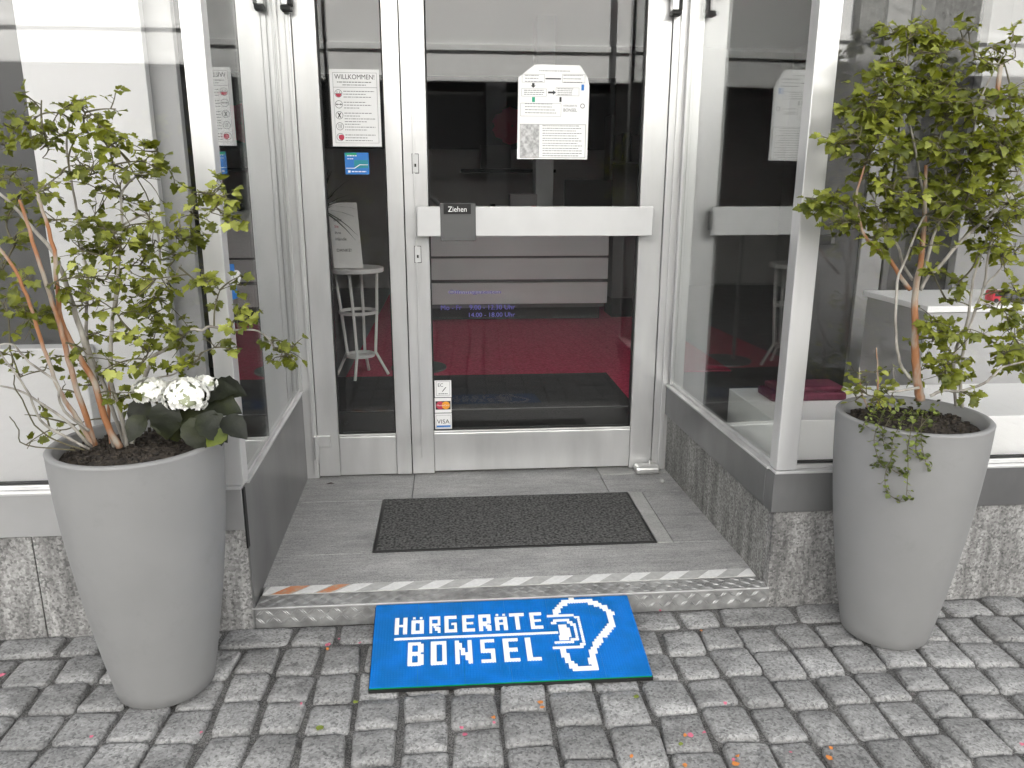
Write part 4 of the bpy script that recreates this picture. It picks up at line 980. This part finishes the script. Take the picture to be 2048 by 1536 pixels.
def path3(pts, y0, y1=None):
    """points seen in the photograph on an upright sheet whose depth runs from y0 to y1 along the stem"""
    y1 = y0 if y1 is None else y1; k = len(pts)
    return [at(u, v, 'y', y0+(y1-y0)*i/max(1, k-1)) for i, (u, v) in enumerate(pts)]
def smooth_path(P, sub=4):
    if len(P) < 3: return P
    out = []
    for i in range(len(P)-1):
        a, b, c, d = P[max(i-1, 0)], P[i], P[i+1], P[min(i+2, len(P)-1)]
        for k in range(sub):
            t = k/sub; out.append(.5*((2*b)+(c-a)*t+(2*a-5*b+4*c-d)*t*t+(3*b-a-3*c+d)*t**3))
    return out+[P[-1]]

def shrub(root, stems, clusters, meshes, lmat, lsize, seed, cap=300, yc=0., ydep=.12, twigmat=TWIG, dens=2.6):
    r = random.Random(seed); nodes = []
    for pts, y0, y1, ra, rb, mt_ in stems:
        P = smooth_path(path3(pts, y0, y1)); 
        P = [p+Vector((r.uniform(-1, 1), r.uniform(-1, 1), 0))*.0012 for p in P]
        obj('stem', M().tube(P, ra, rb, 7), mt_, root, smooth=True); nodes += P
    tw = M(); leaves = []
    def grow(a, b, ra, rb, seg=4):
        d = b-a; side = Vector((r.uniform(-1, 1), r.uniform(-1, 1), r.uniform(-.2, .8)))*d.length*.12
        P = [a+d*(i/seg)+side*math.sin(math.pi*i/seg) for i in range(seg+1)]; tw.tube(P, ra, rb, 4, False); return P
    cl3 = []
    for (u, v, rad, n) in clusters:
        if lsize > .02: n = int(n*dens)
        y = yc+r.uniform(-ydep, ydep); c = at(u, v, 'y', y); d = (c-CAM).dot(FW); R = rad/F_PX*d
        cl3.append((c, R, n))
    order = sorted(cl3, key=lambda q: min((q[0]-p).length for p in nodes))
    for c, R, n in order:
        best = min(nodes, key=lambda p: (p-c).length+(.25*max(0, p.z-c.z)))
        P = grow(best, c, .0026, .0015, 6) if (best-c).length > .01 else [best, c]
        nodes += P[2:]
        subs = []
        for k in range(max(2, n//4)):
            e = c+Vector((r.gauss(0, 1), r.gauss(0, 1), r.gauss(.15, .8)))*R*.92; q = grow(r.choice(P[-3:]), e, .0015, .0009, 4); subs.append(q)
        for k in range(n):
            q = r.choice(subs); a = r.choice(q[1:]); 
            dirn = (Vector((r.gauss(0, 1), r.gauss(0, 1), r.gauss(-.05, .55)))+ (a-c).normalized()*.7 if (a-c).length > 1e-5 else Vector((r.gauss(0, 1), r.gauss(0, 1), 0))).normalized()
            pl = r.uniform(.006, .018); b = a+dirn*pl; tw.tube([a, b], .0007, .0006, 3, False)
            s = lsize*r.choice((.45, .65, .8, .9, 1, 1.1, 1.25))
            # leaf axis Y along dirn, blade normal mostly up and towards the light
            yv = (dirn+Vector((0, 0, r.uniform(-.55, .1)))).normalized(); zv = Vector((r.gauss(0, .45), r.gauss(-.45, .45), 1)); xv = yv.cross(zv).normalized(); zv = xv.cross(yv)
            leaves.append((b, Matrix((xv, yv, zv)).transposed(), s))
    obj('twigs', tw, twigmat, root, kind='stuff')
    leaves.sort(key=lambda q: (q[0]-CAM).length-q[2]*3)
    rest = M()
    for k, (p, R3, s) in enumerate(leaves):
        me = r.choice(meshes)
        if k < cap:
            inst('leaf', me, root, p, R3.to_euler(), (s, s, s))
        else:
            mx = Matrix.Translation(p) @ R3.to_4x4() @ Matrix.Diagonal((s, s, s, 1)); vs = [rest.b.verts.new(mx @ v.co) for v in me.vertices]
            for f in me.polygons: rest.b.faces.new([vs[i] for i in f.vertices])
    if len(leaves) > cap: obj('foliage', rest, lmat, root, smooth=True, kind='stuff')
    else: rest.b.free()
    return len(leaves)

# left shrub
t = thing('shrub', 'many-stemmed orange-barked shrub in the left planter with small lobed leaves', 'shrub', (CL[0], CL[1], .65))
SL = [
 ([(240, 895), (215, 850), (188, 765), (150, 697), (122, 640), (113, 560), (108, 500), (85, 420), (74, 385)], -.27, -.33, .0085, .0032, BARK),
 ([(232, 893), (205, 816), (176, 707), (152, 630), (135, 575), (119, 531), (102, 498), (60, 450), (28, 412), (-10, 380)], -.25, -.25, .008, .003, BARKG),
 ([(190, 890), (172, 835), (142, 738), (125, 670), (105, 609), (80, 530), (52, 440), (40, 400)], -.28, -.36, .0075, .003, BARK),
 ([(185, 893), (159, 843), (135, 809), (115, 772), (88, 697), (60, 610), (30, 540), (-20, 470)], -.30, -.40, .006, .003, BARK),
 ([(254, 897), (240, 823), (223, 765), (222, 677), (230, 600), (238, 520), (244, 440), (246, 380), (300, 330)], -.24, -.18, .006, .0022, BARKG),
 ([(252, 896), (236, 850), (208, 770), (178, 700), (172, 640), (175, 560), (160, 470), (150, 400), (134, 300), (140, 240)], -.22, -.16, .0055, .002, BARKG),
 ([(264, 893), (271, 840), (285, 770), (300, 730), (308, 711), (339, 694), (380, 660), (404, 661), (420, 653), (464, 660), (508, 660), (532, 674), (549, 697)], -.22, -.24, .0065, .0018, BARKG),
 ([(225, 893), (217, 840), (222, 720), (222, 667)], -.2, -.2, .005, .003, BARK),
 ([(285, 765), (320, 754), (349, 748), (380, 720), (405, 705)], -.24, -.26, .0025, .0015, BARKG),
 ([(246, 450), (290, 430), (316, 470), (322, 520), (352, 500), (362, 470), (360, 430), (384, 420)], -.2, -.25, .003, .0015, BARKG),
 ([(262, 620), (300, 600), (318, 575), (345, 555), (362, 530)], -.2, -.22, .004, .0018, BARKG),
 ([(190, 345), (170, 330), (142, 350), (140, 300), (165, 265), (210, 285), (245, 310), (290, 385), (300, 415)], -.2, -.17, .0022, .0014, TWIG),
 ([(180, 862), (135, 829), (118, 799), (112, 765), (58, 724), (27, 690), (-5, 690)], -.32, -.42, .0036, .0018, BARKG),
 ([(183, 894), (135, 843), (85, 809), (40, 782), (-8, 770)], -.33, -.42, .0040, .002, BARKG),
 ([(179, 898), (112, 863), (81, 840), (51, 775), (10, 721), (-10, 690)], -.34, -.45, .0034, .0018, BARKG),
 ([(170, 900), (110, 880), (70, 850), (45, 800), (30, 775), (28, 750)], -.36, -.44, .002, .0012, TWIG),
 ([(150, 900), (51, 890), (37, 860), (20, 833)], -.37, -.44, .0018, .001, TWIG),
]
CLL = [(83, 200, 14, 4), (146, 200, 20, 6), (60, 245, 12, 3), (110, 225, 22, 7), (170, 225, 25, 9), (232, 218, 14, 4), (195, 245, 20, 6), (205, 280, 16, 5), (85, 260, 18, 6), (120, 270, 24, 8), (225, 290, 16, 5), (247, 275, 14, 4), (80, 300, 18, 6), (30, 260, 26, 8), (5, 290, 24, 7),
 (268, 300, 14, 4), (290, 322, 20, 7), (315, 297, 14, 4), (333, 328, 20, 7), (284, 355, 20, 6), (226, 330, 12, 4), (172, 350, 28, 10), (150, 330, 14, 3), (190, 385, 20, 6), (240, 365, 24, 8), (95, 380, 24, 8), (60, 385, 22, 7), (15, 350, 30, 9), (120, 350, 16, 3), (250, 400, 22, 6),
 (440, 378, 20, 7), (400, 385, 20, 7), (422, 425, 24, 9), (460, 400, 16, 4), (385, 430, 20, 7), (395, 470, 14, 4), (120, 440, 30, 9), (190, 440, 32, 11), (225, 470, 30, 10), (260, 450, 26, 8), (300, 440, 26, 9), (310, 480, 26, 9), (345, 470, 22, 7), (375, 480, 24, 9), (355, 515, 20, 6), (160, 500, 26, 8), (200, 510, 34, 12), (245, 500, 30, 10), (280, 530, 26, 8), (20, 430, 26, 7), (30, 490, 26, 7), (5, 540, 24, 6),
 (120, 560, 16, 4), (165, 560, 24, 7), (210, 560, 34, 11), (250, 570, 28, 9), (300, 560, 26, 8), (310, 600, 28, 10), (270, 610, 28, 9), (230, 615, 30, 9), (180, 610, 28, 9), (60, 560, 26, 7), (30, 610, 28, 8), (60, 635, 30, 10), (10, 600, 20, 5), (20, 700, 20, 4), (350, 580, 14, 3), (415, 565, 16, 5), (440, 580, 16, 6), (465, 560, 14, 4), (390, 560, 10, 2), (300, 640, 20, 6),
 (200, 665, 26, 7), (170, 700, 18, 4), (265, 665, 26, 8), (300, 685, 26, 8), (290, 720, 24, 6), (365, 675, 26, 10), (335, 665, 18, 4), (470, 640, 20, 8), (495, 640, 16, 6), (375, 740, 18, 5), (335, 735, 16, 5), (400, 715, 12, 4), (190, 740, 26, 8), (225, 730, 26, 7), (170, 770, 18, 4), (235, 790, 18, 4), (270, 790, 26, 8), (105, 715, 14, 4),
 (430, 695, 12, 4), (460, 700, 10, 4), (548, 680, 16, 6), (575, 710, 18, 8), (590, 690, 12, 4), (550, 715, 12, 4), (40, 755, 10, 2), (51, 890, 8, 1), (75, 800, 10, 1), (100, 860, 12, 1), (60, 830, 8, 1), (120, 780, 12, 1), (150, 850, 14, 1), (22, 740, 10, 1), (90, 740, 10, 1)]
nl = shrub(t, SL, CLL, LM_L, LEAF_L, .0215, 11, yc=-.25, ydep=.12, dens=2.7)
# right shrub
t = thing('shrub', 'dense shrub in the right planter branching from one orange trunk', 'shrub', (CR[0], CR[1], .65))
SR = [
 ([(1842, 800), (1836, 770), (1831, 720), (1830, 667), (1832, 579), (1841, 525), (1848, 462), (1850, 400), (1852, 330)], -.16, -.16, .013, .004, BARK),
 ([(1820, 579), (1800, 552), (1781, 521), (1746, 492), (1725, 462), (1712, 400), (1730, 330)], -.17, -.2, .006, .0025, BARK),
 ([(1826, 560), (1806, 530), (1796, 492), (1783, 471), (1760, 430), (1740, 380)], -.15, -.1, .0045, .002, BARKG),
 ([(1840, 580), (1858, 550), (1875, 537), (1917, 487), (1962, 446), (2000, 410), (2060, 350)], -.15, -.12, .006, .0035, BARKG),
 ([(1845, 570), (1858, 504), (1868, 470), (1875, 450), (1892, 408), (1890, 340), (1875, 300), (1888, 240), (1900, 180)], -.13, -.08, .005, .002, BARKG),
 ([(1822, 760), (1800, 725), (1792, 667), (1792, 608), (1796, 554), (1808, 529), (1833, 462), (1850, 430)], -.2, -.2, .0045, .0025, BARKG),
 ([(1925, 815), (1921, 780), (1925, 720), (1929, 692), (1946, 633), (1967, 575), (1978, 500), (1990, 440), (2017, 390)], -.15, -.1, .005, .0025, BARKG),
 ([(1912, 812), (1908, 712), (1933, 650), (1944, 575), (1958, 521), (1987, 442), (2017, 400), (2040, 330)], -.12, -.08, .0045, .0022, BARKG),
 ([(1860, 792), (1888, 780), (1917, 783), (1967, 767), (1992, 746), (2008, 733), (2055, 722)], -.2, -.22, .0045, .0025, BARKG),
 ([(1838, 775), (1800, 782), (1776, 783)], -.2, -.2, .004, .003, BARKG),
 ([(1967, 575), (2000, 540), (2030, 510)], -.12, -.12, .003, .0015, BARKG),
 ([(1850, 400), (1830, 300), (1810, 200), (1815, 110), (1812, 50)], -.15, -.2, .0035, .0015, BARKG),
 ([(1892, 400), (1940, 300), (1960, 200), (2000, 120), (2020, 85)], -.1, -.15, .0035, .0012, BARKG),
 ([(2000, 130), (1992, 210)], -.15, -.15, .006, .006, BARK),
]
CLR = []
rr = random.Random(5)
def mass(u0, v0, u1, v1, n, rad=26, k=9):
    for _ in range(n): CLR.append((rr.uniform(u0, u1), rr.uniform(v0, v1), rad*rr.uniform(.7, 1.15), int(k*rr.uniform(.7, 1.2))))
mass(1795, 30, 1825, 60, 2, 18, 7); mass(1775, 70, 1870, 110, 5, 22, 8); mass(1850, 65, 1935, 110, 4, 22, 8); mass(1765, 120, 1935, 180, 11); mass(1960, 90, 2025, 115, 3, 14, 4); CLR += [(2025, 70, 14, 4), (2030, 115, 12, 3), (1950, 120, 16, 5), (1975, 125, 14, 4)]
mass(1730, 165, 1800, 210, 4, 22, 7); mass(1810, 180, 1960, 215, 8); mass(1690, 185, 1815, 225, 6, 20, 6); mass(1850, 190, 1990, 250, 8); mass(2000, 160, 2048, 260, 5, 22, 6)
mass(1690, 240, 1790, 285, 7, 24, 8); mass(1650, 265, 1760, 315, 6, 20, 7); mass(1830, 265, 1860, 300, 2, 18, 6); mass(1890, 240, 2048, 330, 14, 28, 9); mass(1880, 290, 2048, 400, 15, 28, 10); mass(1785, 290, 1900, 330, 4, 22, 7)
mass(1710, 320, 1790, 350, 4, 18, 6); mass(1720, 350, 1900, 400, 8, 22, 7); mass(1640, 400, 1760, 450, 8, 22, 8); CLR += [(1612, 395, 12, 4), (1618, 420, 14, 5), (1660, 280, 12, 3)]; mass(1760, 400, 1900, 470, 11, 24, 8); mass(1900, 380, 2048, 470, 12, 28, 9)
mass(1740, 470, 1790, 500, 3, 18, 5); mass(1880, 430, 1960, 470, 3, 20, 6); mass(1955, 480, 2048, 530, 6, 20, 7); CLR += [(1862, 535, 14, 5), (1850, 495, 16, 5)]
mass(1850, 625, 1900, 700, 4, 22, 8); mass(1840, 680, 1920, 760, 6, 26, 9); mass(1925, 640, 1945, 660, 1, 14, 4); mass(1970, 650, 2048, 720, 6, 24, 8); mass(1960, 700, 2000, 730, 2, 18, 6); mass(1905, 760, 1940, 790, 2, 16, 6); mass(2030, 690, 2060, 740, 2, 18, 6); mass(1990, 560, 2048, 660, 5, 20, 6); mass(1860, 480, 1960, 620, 5, 14, 4)
nr = shrub(t, SR, CLR, LM_R, LEAF_R, .0225, 21, yc=-.15, ydep=.13, dens=2.8)

# small bush at the left rim of the right planter
t = thing('box_sprig', 'low bushy sprig with orange shoots at the left rim of the right planter', 'plant', (1.12, -.14, .65))
def sprig_mesh(mt_, w_=.42):
    b = bmesh.new(); P = [(0, 0), (w_*.6, .25), (w_, .6), (w_*.5, .9), (0, 1), (-w_*.5, .9), (-w_, .6), (-w_*.6, .25)]
    c = b.verts.new((0, .5, -.08)); vs = [b.verts.new((x, y, abs(x)*.35)) for x, y in P]
    for i in range(8): b.faces.new([vs[i], vs[(i+1) % 8], c])
    me = bpy.data.meshes.new('leaf'); b.to_mesh(me); b.free(); me.materials.append(mt_); 
    for p in me.polygons: p.use_smooth = True
    return me
SM = [sprig_mesh(LEAF_R, .42), sprig_mesh(LEAF_L, .5)]
shrub(t, [([(1757, 812), (1756, 770), (1755, 735), (1753, 695)], -.14, -.13, .0035, .0015, BARK), ([(1735, 815), (1722, 780), (1718, 735)], -.14, -.16, .003, .0015, BARK), ([(1775, 812), (1788, 775), (1786, 730)], -.14, -.12, .0025, .001, BARKG)],
      [(1715, 745, 8, 5), (1720, 770, 14, 12), (1735, 790, 20, 20), (1712, 800, 14, 14), (1755, 775, 12, 9), (1765, 790, 16, 14), (1788, 740, 8, 6), (1750, 745, 6, 4), (1745, 805, 16, 14), (1785, 790, 8, 5)], SM, LEAF_R, .019, 31, cap=120, yc=-.15, ydep=.03)
# trailing ivy
IVY = leaf_mat('ivy leaf', (.045, .06, .012), (.10, .13, .03), (.24, .30, .07))
IM = [sprig_mesh(IVY, .5)]
t = thing('trailing_ivy', 'thin trailing ivy hanging over the front rim of the right planter', 'plant', (1.2, -.3, .66))
tw = M(); lv = []; r_ = random.Random(9)
strands = [[(1810, 822), (1800, 850), (1785, 880), (1783, 915), (1770, 950), (1775, 985), (1800, 1003)], [(1830, 825), (1822, 862), (1815, 895), (1816, 935), (1813, 990)], [(1770, 815), (1758, 845), (1748, 880), (1755, 915)], [(1845, 830), (1842, 870), (1846, 905), (1856, 938)],
           [(1790, 820), (1772, 850), (1765, 875), (1772, 900)], [(1755, 815), (1735, 835), (1722, 860)], [(1860, 832), (1836, 862), (1832, 900), (1840, 920)], [(1785, 940), (1800, 948), (1812, 946)], [(1775, 935), (1758, 925), (1745, 930)]]
for s in strands:
    P = []
    for (u, v) in s:
        z_guess = at(u, v, 'y', CR[1]-.19); 
        # rest on the pot: pick the depth where the ray meets the planter's outside, else just in front of the rim
        hit = None
        d = FW + RT*((u-1024)/F_PX) - UP*((v-768)/F_PX)
        for k in range(600):
            p = CAM+d*(1.2+k*.002)
            f = min(1, max(0, (p.z-.012)/.655)); rad = .118+(.2-.118)*(1-(1-f)**1.9)+.012
            if p.z < .70 and math.hypot(p.x-CR[0], p.y-CR[1]) < rad: hit = p; break
        P.append(hit if hit is not None else z_guess)
    P = smooth_path(P); tw.tube(P, .0013, .0010, 4, False)
    for p in P[1:]:
        for _ in range(2):
            e = p+Vector((r_.gauss(0, .008), r_.uniform(-.012, .0), r_.gauss(0, .006))); tw.tube([p, e], .0006, .0005, 3, False); lv.append((e, r_.uniform(.008, .015)))
for _ in range(120):
    u, v = r_.uniform(1735, 1880), r_.uniform(815, 852); p = at(u, v, 'z', .668)
    if math.hypot(p.x-CR[0], p.y-CR[1]) < .19: lv.append((p+Vector((0, 0, r_.uniform(0, .025))), r_.uniform(.008, .016)))
obj('vine', tw, TWIG, t, kind='stuff')
for p, s in lv[:300]:
    inst('leaf', IM[0], t, p, (r_.uniform(-.4, 1.2), r_.uniform(-.8, .8), r_.uniform(0, 6.28)), (s, s, s))

# hydrangea
t = thing('hydrangea', 'white flowering hydrangea with large dark leaves in the left planter', 'plant', (-.68, -.25, .65))
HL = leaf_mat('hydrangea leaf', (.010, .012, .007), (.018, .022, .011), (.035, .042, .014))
def big_leaf(seed):
    r = random.Random(seed); b = bmesh.new(); n = 9; rows = []
    for i in range(n+1):
        y = i/n; wd = .40*math.sin(math.pi*min(1, y*1.02)**.85)**.8 if 0 < y < 1 else .0
        wd *= 1+.05*(-1)**i
        row = [b.verts.new((k*wd/2, y, .18*abs(k*wd/2)**1.0*1.2-.35*y*y+.02*math.sin(i*2.3+k))) for k in (-2, -1, 0, 1, 2)] if wd > .01 else [b.verts.new((0, y, -.35*y*y))]
        rows.append(row)
    for q, s in zip(rows, rows[1:]):
        if len(q) == 1: [b.faces.new([q[0], s[k], s[k+1]][::-1]) for k in range(4)]
        elif len(s) == 1: [b.faces.new([q[k], q[k+1], s[0]]) for k in range(4)]
        else: [b.faces.new([q[k], q[k+1], s[k+1], s[k]]) for k in range(4)]
    me = bpy.data.meshes.new('leaf'); b.to_mesh(me); b.free(); me.materials.append(HL)
    for p in me.polygons: p.use_smooth = True
    return me
BL_ = [big_leaf(i) for i in range(4)]
yb = -.27
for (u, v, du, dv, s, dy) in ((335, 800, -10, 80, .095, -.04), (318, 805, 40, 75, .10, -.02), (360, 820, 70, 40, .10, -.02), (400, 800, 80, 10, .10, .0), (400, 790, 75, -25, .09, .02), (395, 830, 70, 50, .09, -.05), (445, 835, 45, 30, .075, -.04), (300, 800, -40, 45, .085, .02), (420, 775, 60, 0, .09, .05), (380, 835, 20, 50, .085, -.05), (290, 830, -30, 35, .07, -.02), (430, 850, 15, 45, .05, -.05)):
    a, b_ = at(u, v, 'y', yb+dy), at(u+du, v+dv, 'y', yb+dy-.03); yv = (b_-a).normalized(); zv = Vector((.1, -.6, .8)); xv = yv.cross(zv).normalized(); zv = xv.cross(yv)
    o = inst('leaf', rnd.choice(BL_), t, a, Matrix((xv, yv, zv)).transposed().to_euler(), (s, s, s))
o = inst('leaf', BL_[1], t, at(445, 850, 'y', -.32), (0, 0, 0), (.062,)*3)
xv = Vector((.8, -.2, -.3)).normalized(); yv = Vector((.5, -.3, -.5)); yv = (yv-xv*yv.dot(xv)).normalized(); o.rotation_euler = Matrix((xv, yv, xv.cross(yv))).transposed().to_euler(); o['label'] = 'lighter green drooping leaf at the rim'
gl_ = leaf_mat('lighter hydrangea leaf', (.05, .07, .01), (.10, .13, .02), (.16, .19, .03)); o.data = o.data.copy(); o.data.materials[0] = gl_
for (u0, v0, u1, v1) in ((350, 880, 310, 800), (360, 878, 372, 815), (375, 875, 410, 800)):
    P = smooth_path([at(u0, v0, 'y', -.25), at((u0+u1)/2+6, (v0+v1)/2, 'y', -.26), at(u1, v1, 'y', -.27)]); obj('stem', M().tube(P, .004, .003, 7), TWIG, t, smooth=True)
PET = mat('white petal', (.84, .84, .80), .6); bsdf(PET).inputs['Subsurface Weight'].default_value = 0
def flower_head(u, v, y, rx, rz, n, seed):
    r = random.Random(seed); c = at(u, v, 'y', y); fh = M()
    for _ in range(n):
        a, e = r.uniform(0, 6.283), math.asin(r.uniform(-.55, 1)); nn = Vector((math.cos(a)*math.cos(e), math.sin(a)*math.cos(e), math.sin(e)))
        p = c+Vector((nn.x*rx, nn.y*rx*.8, nn.z*rz))*r.uniform(.86, 1.05); x = nn.orthogonal().normalized(); yv = nn.cross(x); ro = r.uniform(0, 1.57); s = r.uniform(.0075, .0105)
        for k in range(4):
            an = ro+k*math.pi/2; d = x*math.cos(an)+yv*math.sin(an); q = x*math.cos(an+1.57)+yv*math.sin(an+1.57)
            vs = [fh.b.verts.new(z) for z in (p, p+d*s*.55+q*s*.48+nn*s*.15, p+d*s*1.05+nn*s*r.uniform(-.1, .35), p+d*s*.55-q*s*.48+nn*s*.15)]; fh.b.faces.new(vs)
    core = M().lathe([(0, -rz*.6)]+[(rx*.8*math.cos(-.7+k*.38), rz*.8*math.sin(-.7+k*.38)) for k in range(6)]+[(0, rz*.82)], tuple(c), 18)
    f = obj('flower_head', fh, PET, t); obj('head_core', core, mat('head core', (.35, .38, .25), .7), f, smooth=True); return f
flower_head(372, 792, -.30, .052, .044, 190, 1); flower_head(300, 782, -.28, .045, .030, 130, 2); flower_head(410, 768, -.25, .028, .020, 60, 3)

# ================================================================== fallen petals and crumbs
def crumb(u, v, mt_, s, label, cat, name, z=.002, n=6):
    p = at(u, v, 'z', z); r = random.Random(int(u*7+v)); mm = M()
    mm.face([(p.x+s*r.uniform(.6, 1.1)*math.cos(k*6.283/n), p.y+s*r.uniform(.5, 1.0)*math.sin(k*6.283/n), z+.002+r.uniform(0, .004)) for k in range(n)], (0, 0, .0012))
    o = obj(name, mm, mt_, origin=tuple(p)); tag(o, label, cat, {'petal': 'pink petals fallen on the cobbles', 'bud scale': 'orange bud scales in the cobble joints', 'moss': 'green moss tufts in the cobble joints', 'pebble': None}[cat]); return o
CRUMB = {(655, 1292): 'large pink petal left of the blue mat', (678, 1280): 'small pink petal between the large petal and the blue mat', (720, 1288): 'small pink petal close to the left edge of the blue mat', (603, 1410): 'pink petal right of the base of the left planter', (403, 1467): 'pink petal in front of the right half of the left planter', (183, 1475): 'pink petal in front of the left planter, leftmost near the bottom edge', (6, 1352): 'pink petal on the cobbles left of the left planter', (923, 1458): 'upper of two pink petals on one cobble in front of the blue mat', (930, 1472): 'lower of two pink petals on one cobble in front of the blue mat', (1320, 1223): 'pink petal at the foot of the metal step right of the blue mat', (1450, 1409): 'pink petal in a cobble joint right of the blue mat', (1408, 1468): 'small pink petal right of the long pink petal', (1380, 1474): 'long pink petal in a joint beside an orange bud scale', (1581, 1507): 'pink petal in front of the right planter near the bottom edge', (1467, 1522): 'pink petal among orange bud scales at the bottom edge', (2043, 1491): 'pink petal at the far right bottom edge', (988, 1448): 'pink petal touching an orange bud scale in front of the blue mat', 'o655,1300': 'orange bud scale under the large pink petal left of the mat', 'o1082,1406': 'largest orange bud scale just in front of the blue mat', 'o1084,1418': 'orange bud scale below the largest one in front of the mat', 'o987,1437': 'orange bud scale in a joint in front of the letters of the mat', 'o1402,1263': 'orange bud scale behind the others, right of the blue mat', 'o1370,1474': 'orange bud scale at the left end of the long pink petal', 'o1263,1515': 'lone orange bud scale near the bottom edge below the ear of the mat', 'o1369,1533': 'orange bud scale cut by the bottom edge below the long pink petal', 'o1475,1514': 'upper of two orange bud scales by a pink petal at the bottom edge', 'o1471,1530': 'lower of two orange bud scales by a pink petal at the bottom edge', 'o1661,1498': 'small orange bud scale, upper of the right pair near the bottom edge', 'o1658,1518': 'big orange bud scale, lower of the right pair near the bottom edge', 'g712,1406': 'moss tuft at the left front corner of the blue mat', 'g640,1459': 'widest moss tuft, left of the blue mat front', 'g1272,1396': 'moss tuft in the joint at the right front corner of the mat', 'g1361,1491': 'small moss tuft below the long pink petal'}
PK = mat('pink petal', (.52, .13, .20), .6); OR = mat('orange bud scale', (.55, .20, .05), .6); GR = mat('green moss', (.16, .20, .03), .8)
for (u, v, s) in ((655, 1292, .009), (678, 1280, .005), (720, 1288, .005), (603, 1410, .004), (403, 1467, .005), (183, 1475, .005), (6, 1352, .009), (923, 1458, .006), (930, 1472, .008), (1320, 1223, .005), (1450, 1409, .005), (1408, 1468, .005), (1380, 1474, .009), (1581, 1507, .005), (1467, 1522, .006), (2043, 1491, .006), (988, 1448, .005)):
    crumb(u, v, PK, s, CRUMB[(u, v)], 'petal', 'fallen_petal')
for (u, v, s) in ((655, 1300, .006), (1082, 1406, .009), (1084, 1418, .007), (987, 1437, .006), (1402, 1263, .005), (1370, 1474, .006), (1263, 1515, .006), (1369, 1533, .007), (1475, 1514, .006), (1471, 1530, .009), (1661, 1498, .006), (1658, 1518, .010)):
    crumb(u, v, OR, s, CRUMB['o%d,%d' % (u, v)], 'bud scale', 'bud_scale')
for (u, v, s) in ((712, 1406, .007), (640, 1459, .013), (1272, 1396, .009), (1361, 1491, .006)):
    crumb(u, v, GR, s, CRUMB['g%d,%d' % (u, v)], 'moss', 'moss_tuft', n=9)
crumb(1802, 1394, LAND_L, .010, 'white pebble lying in a cobble joint in front of the right planter', 'pebble', 'pebble')
print('leaves', nl, nr, 'setts', len(singles))
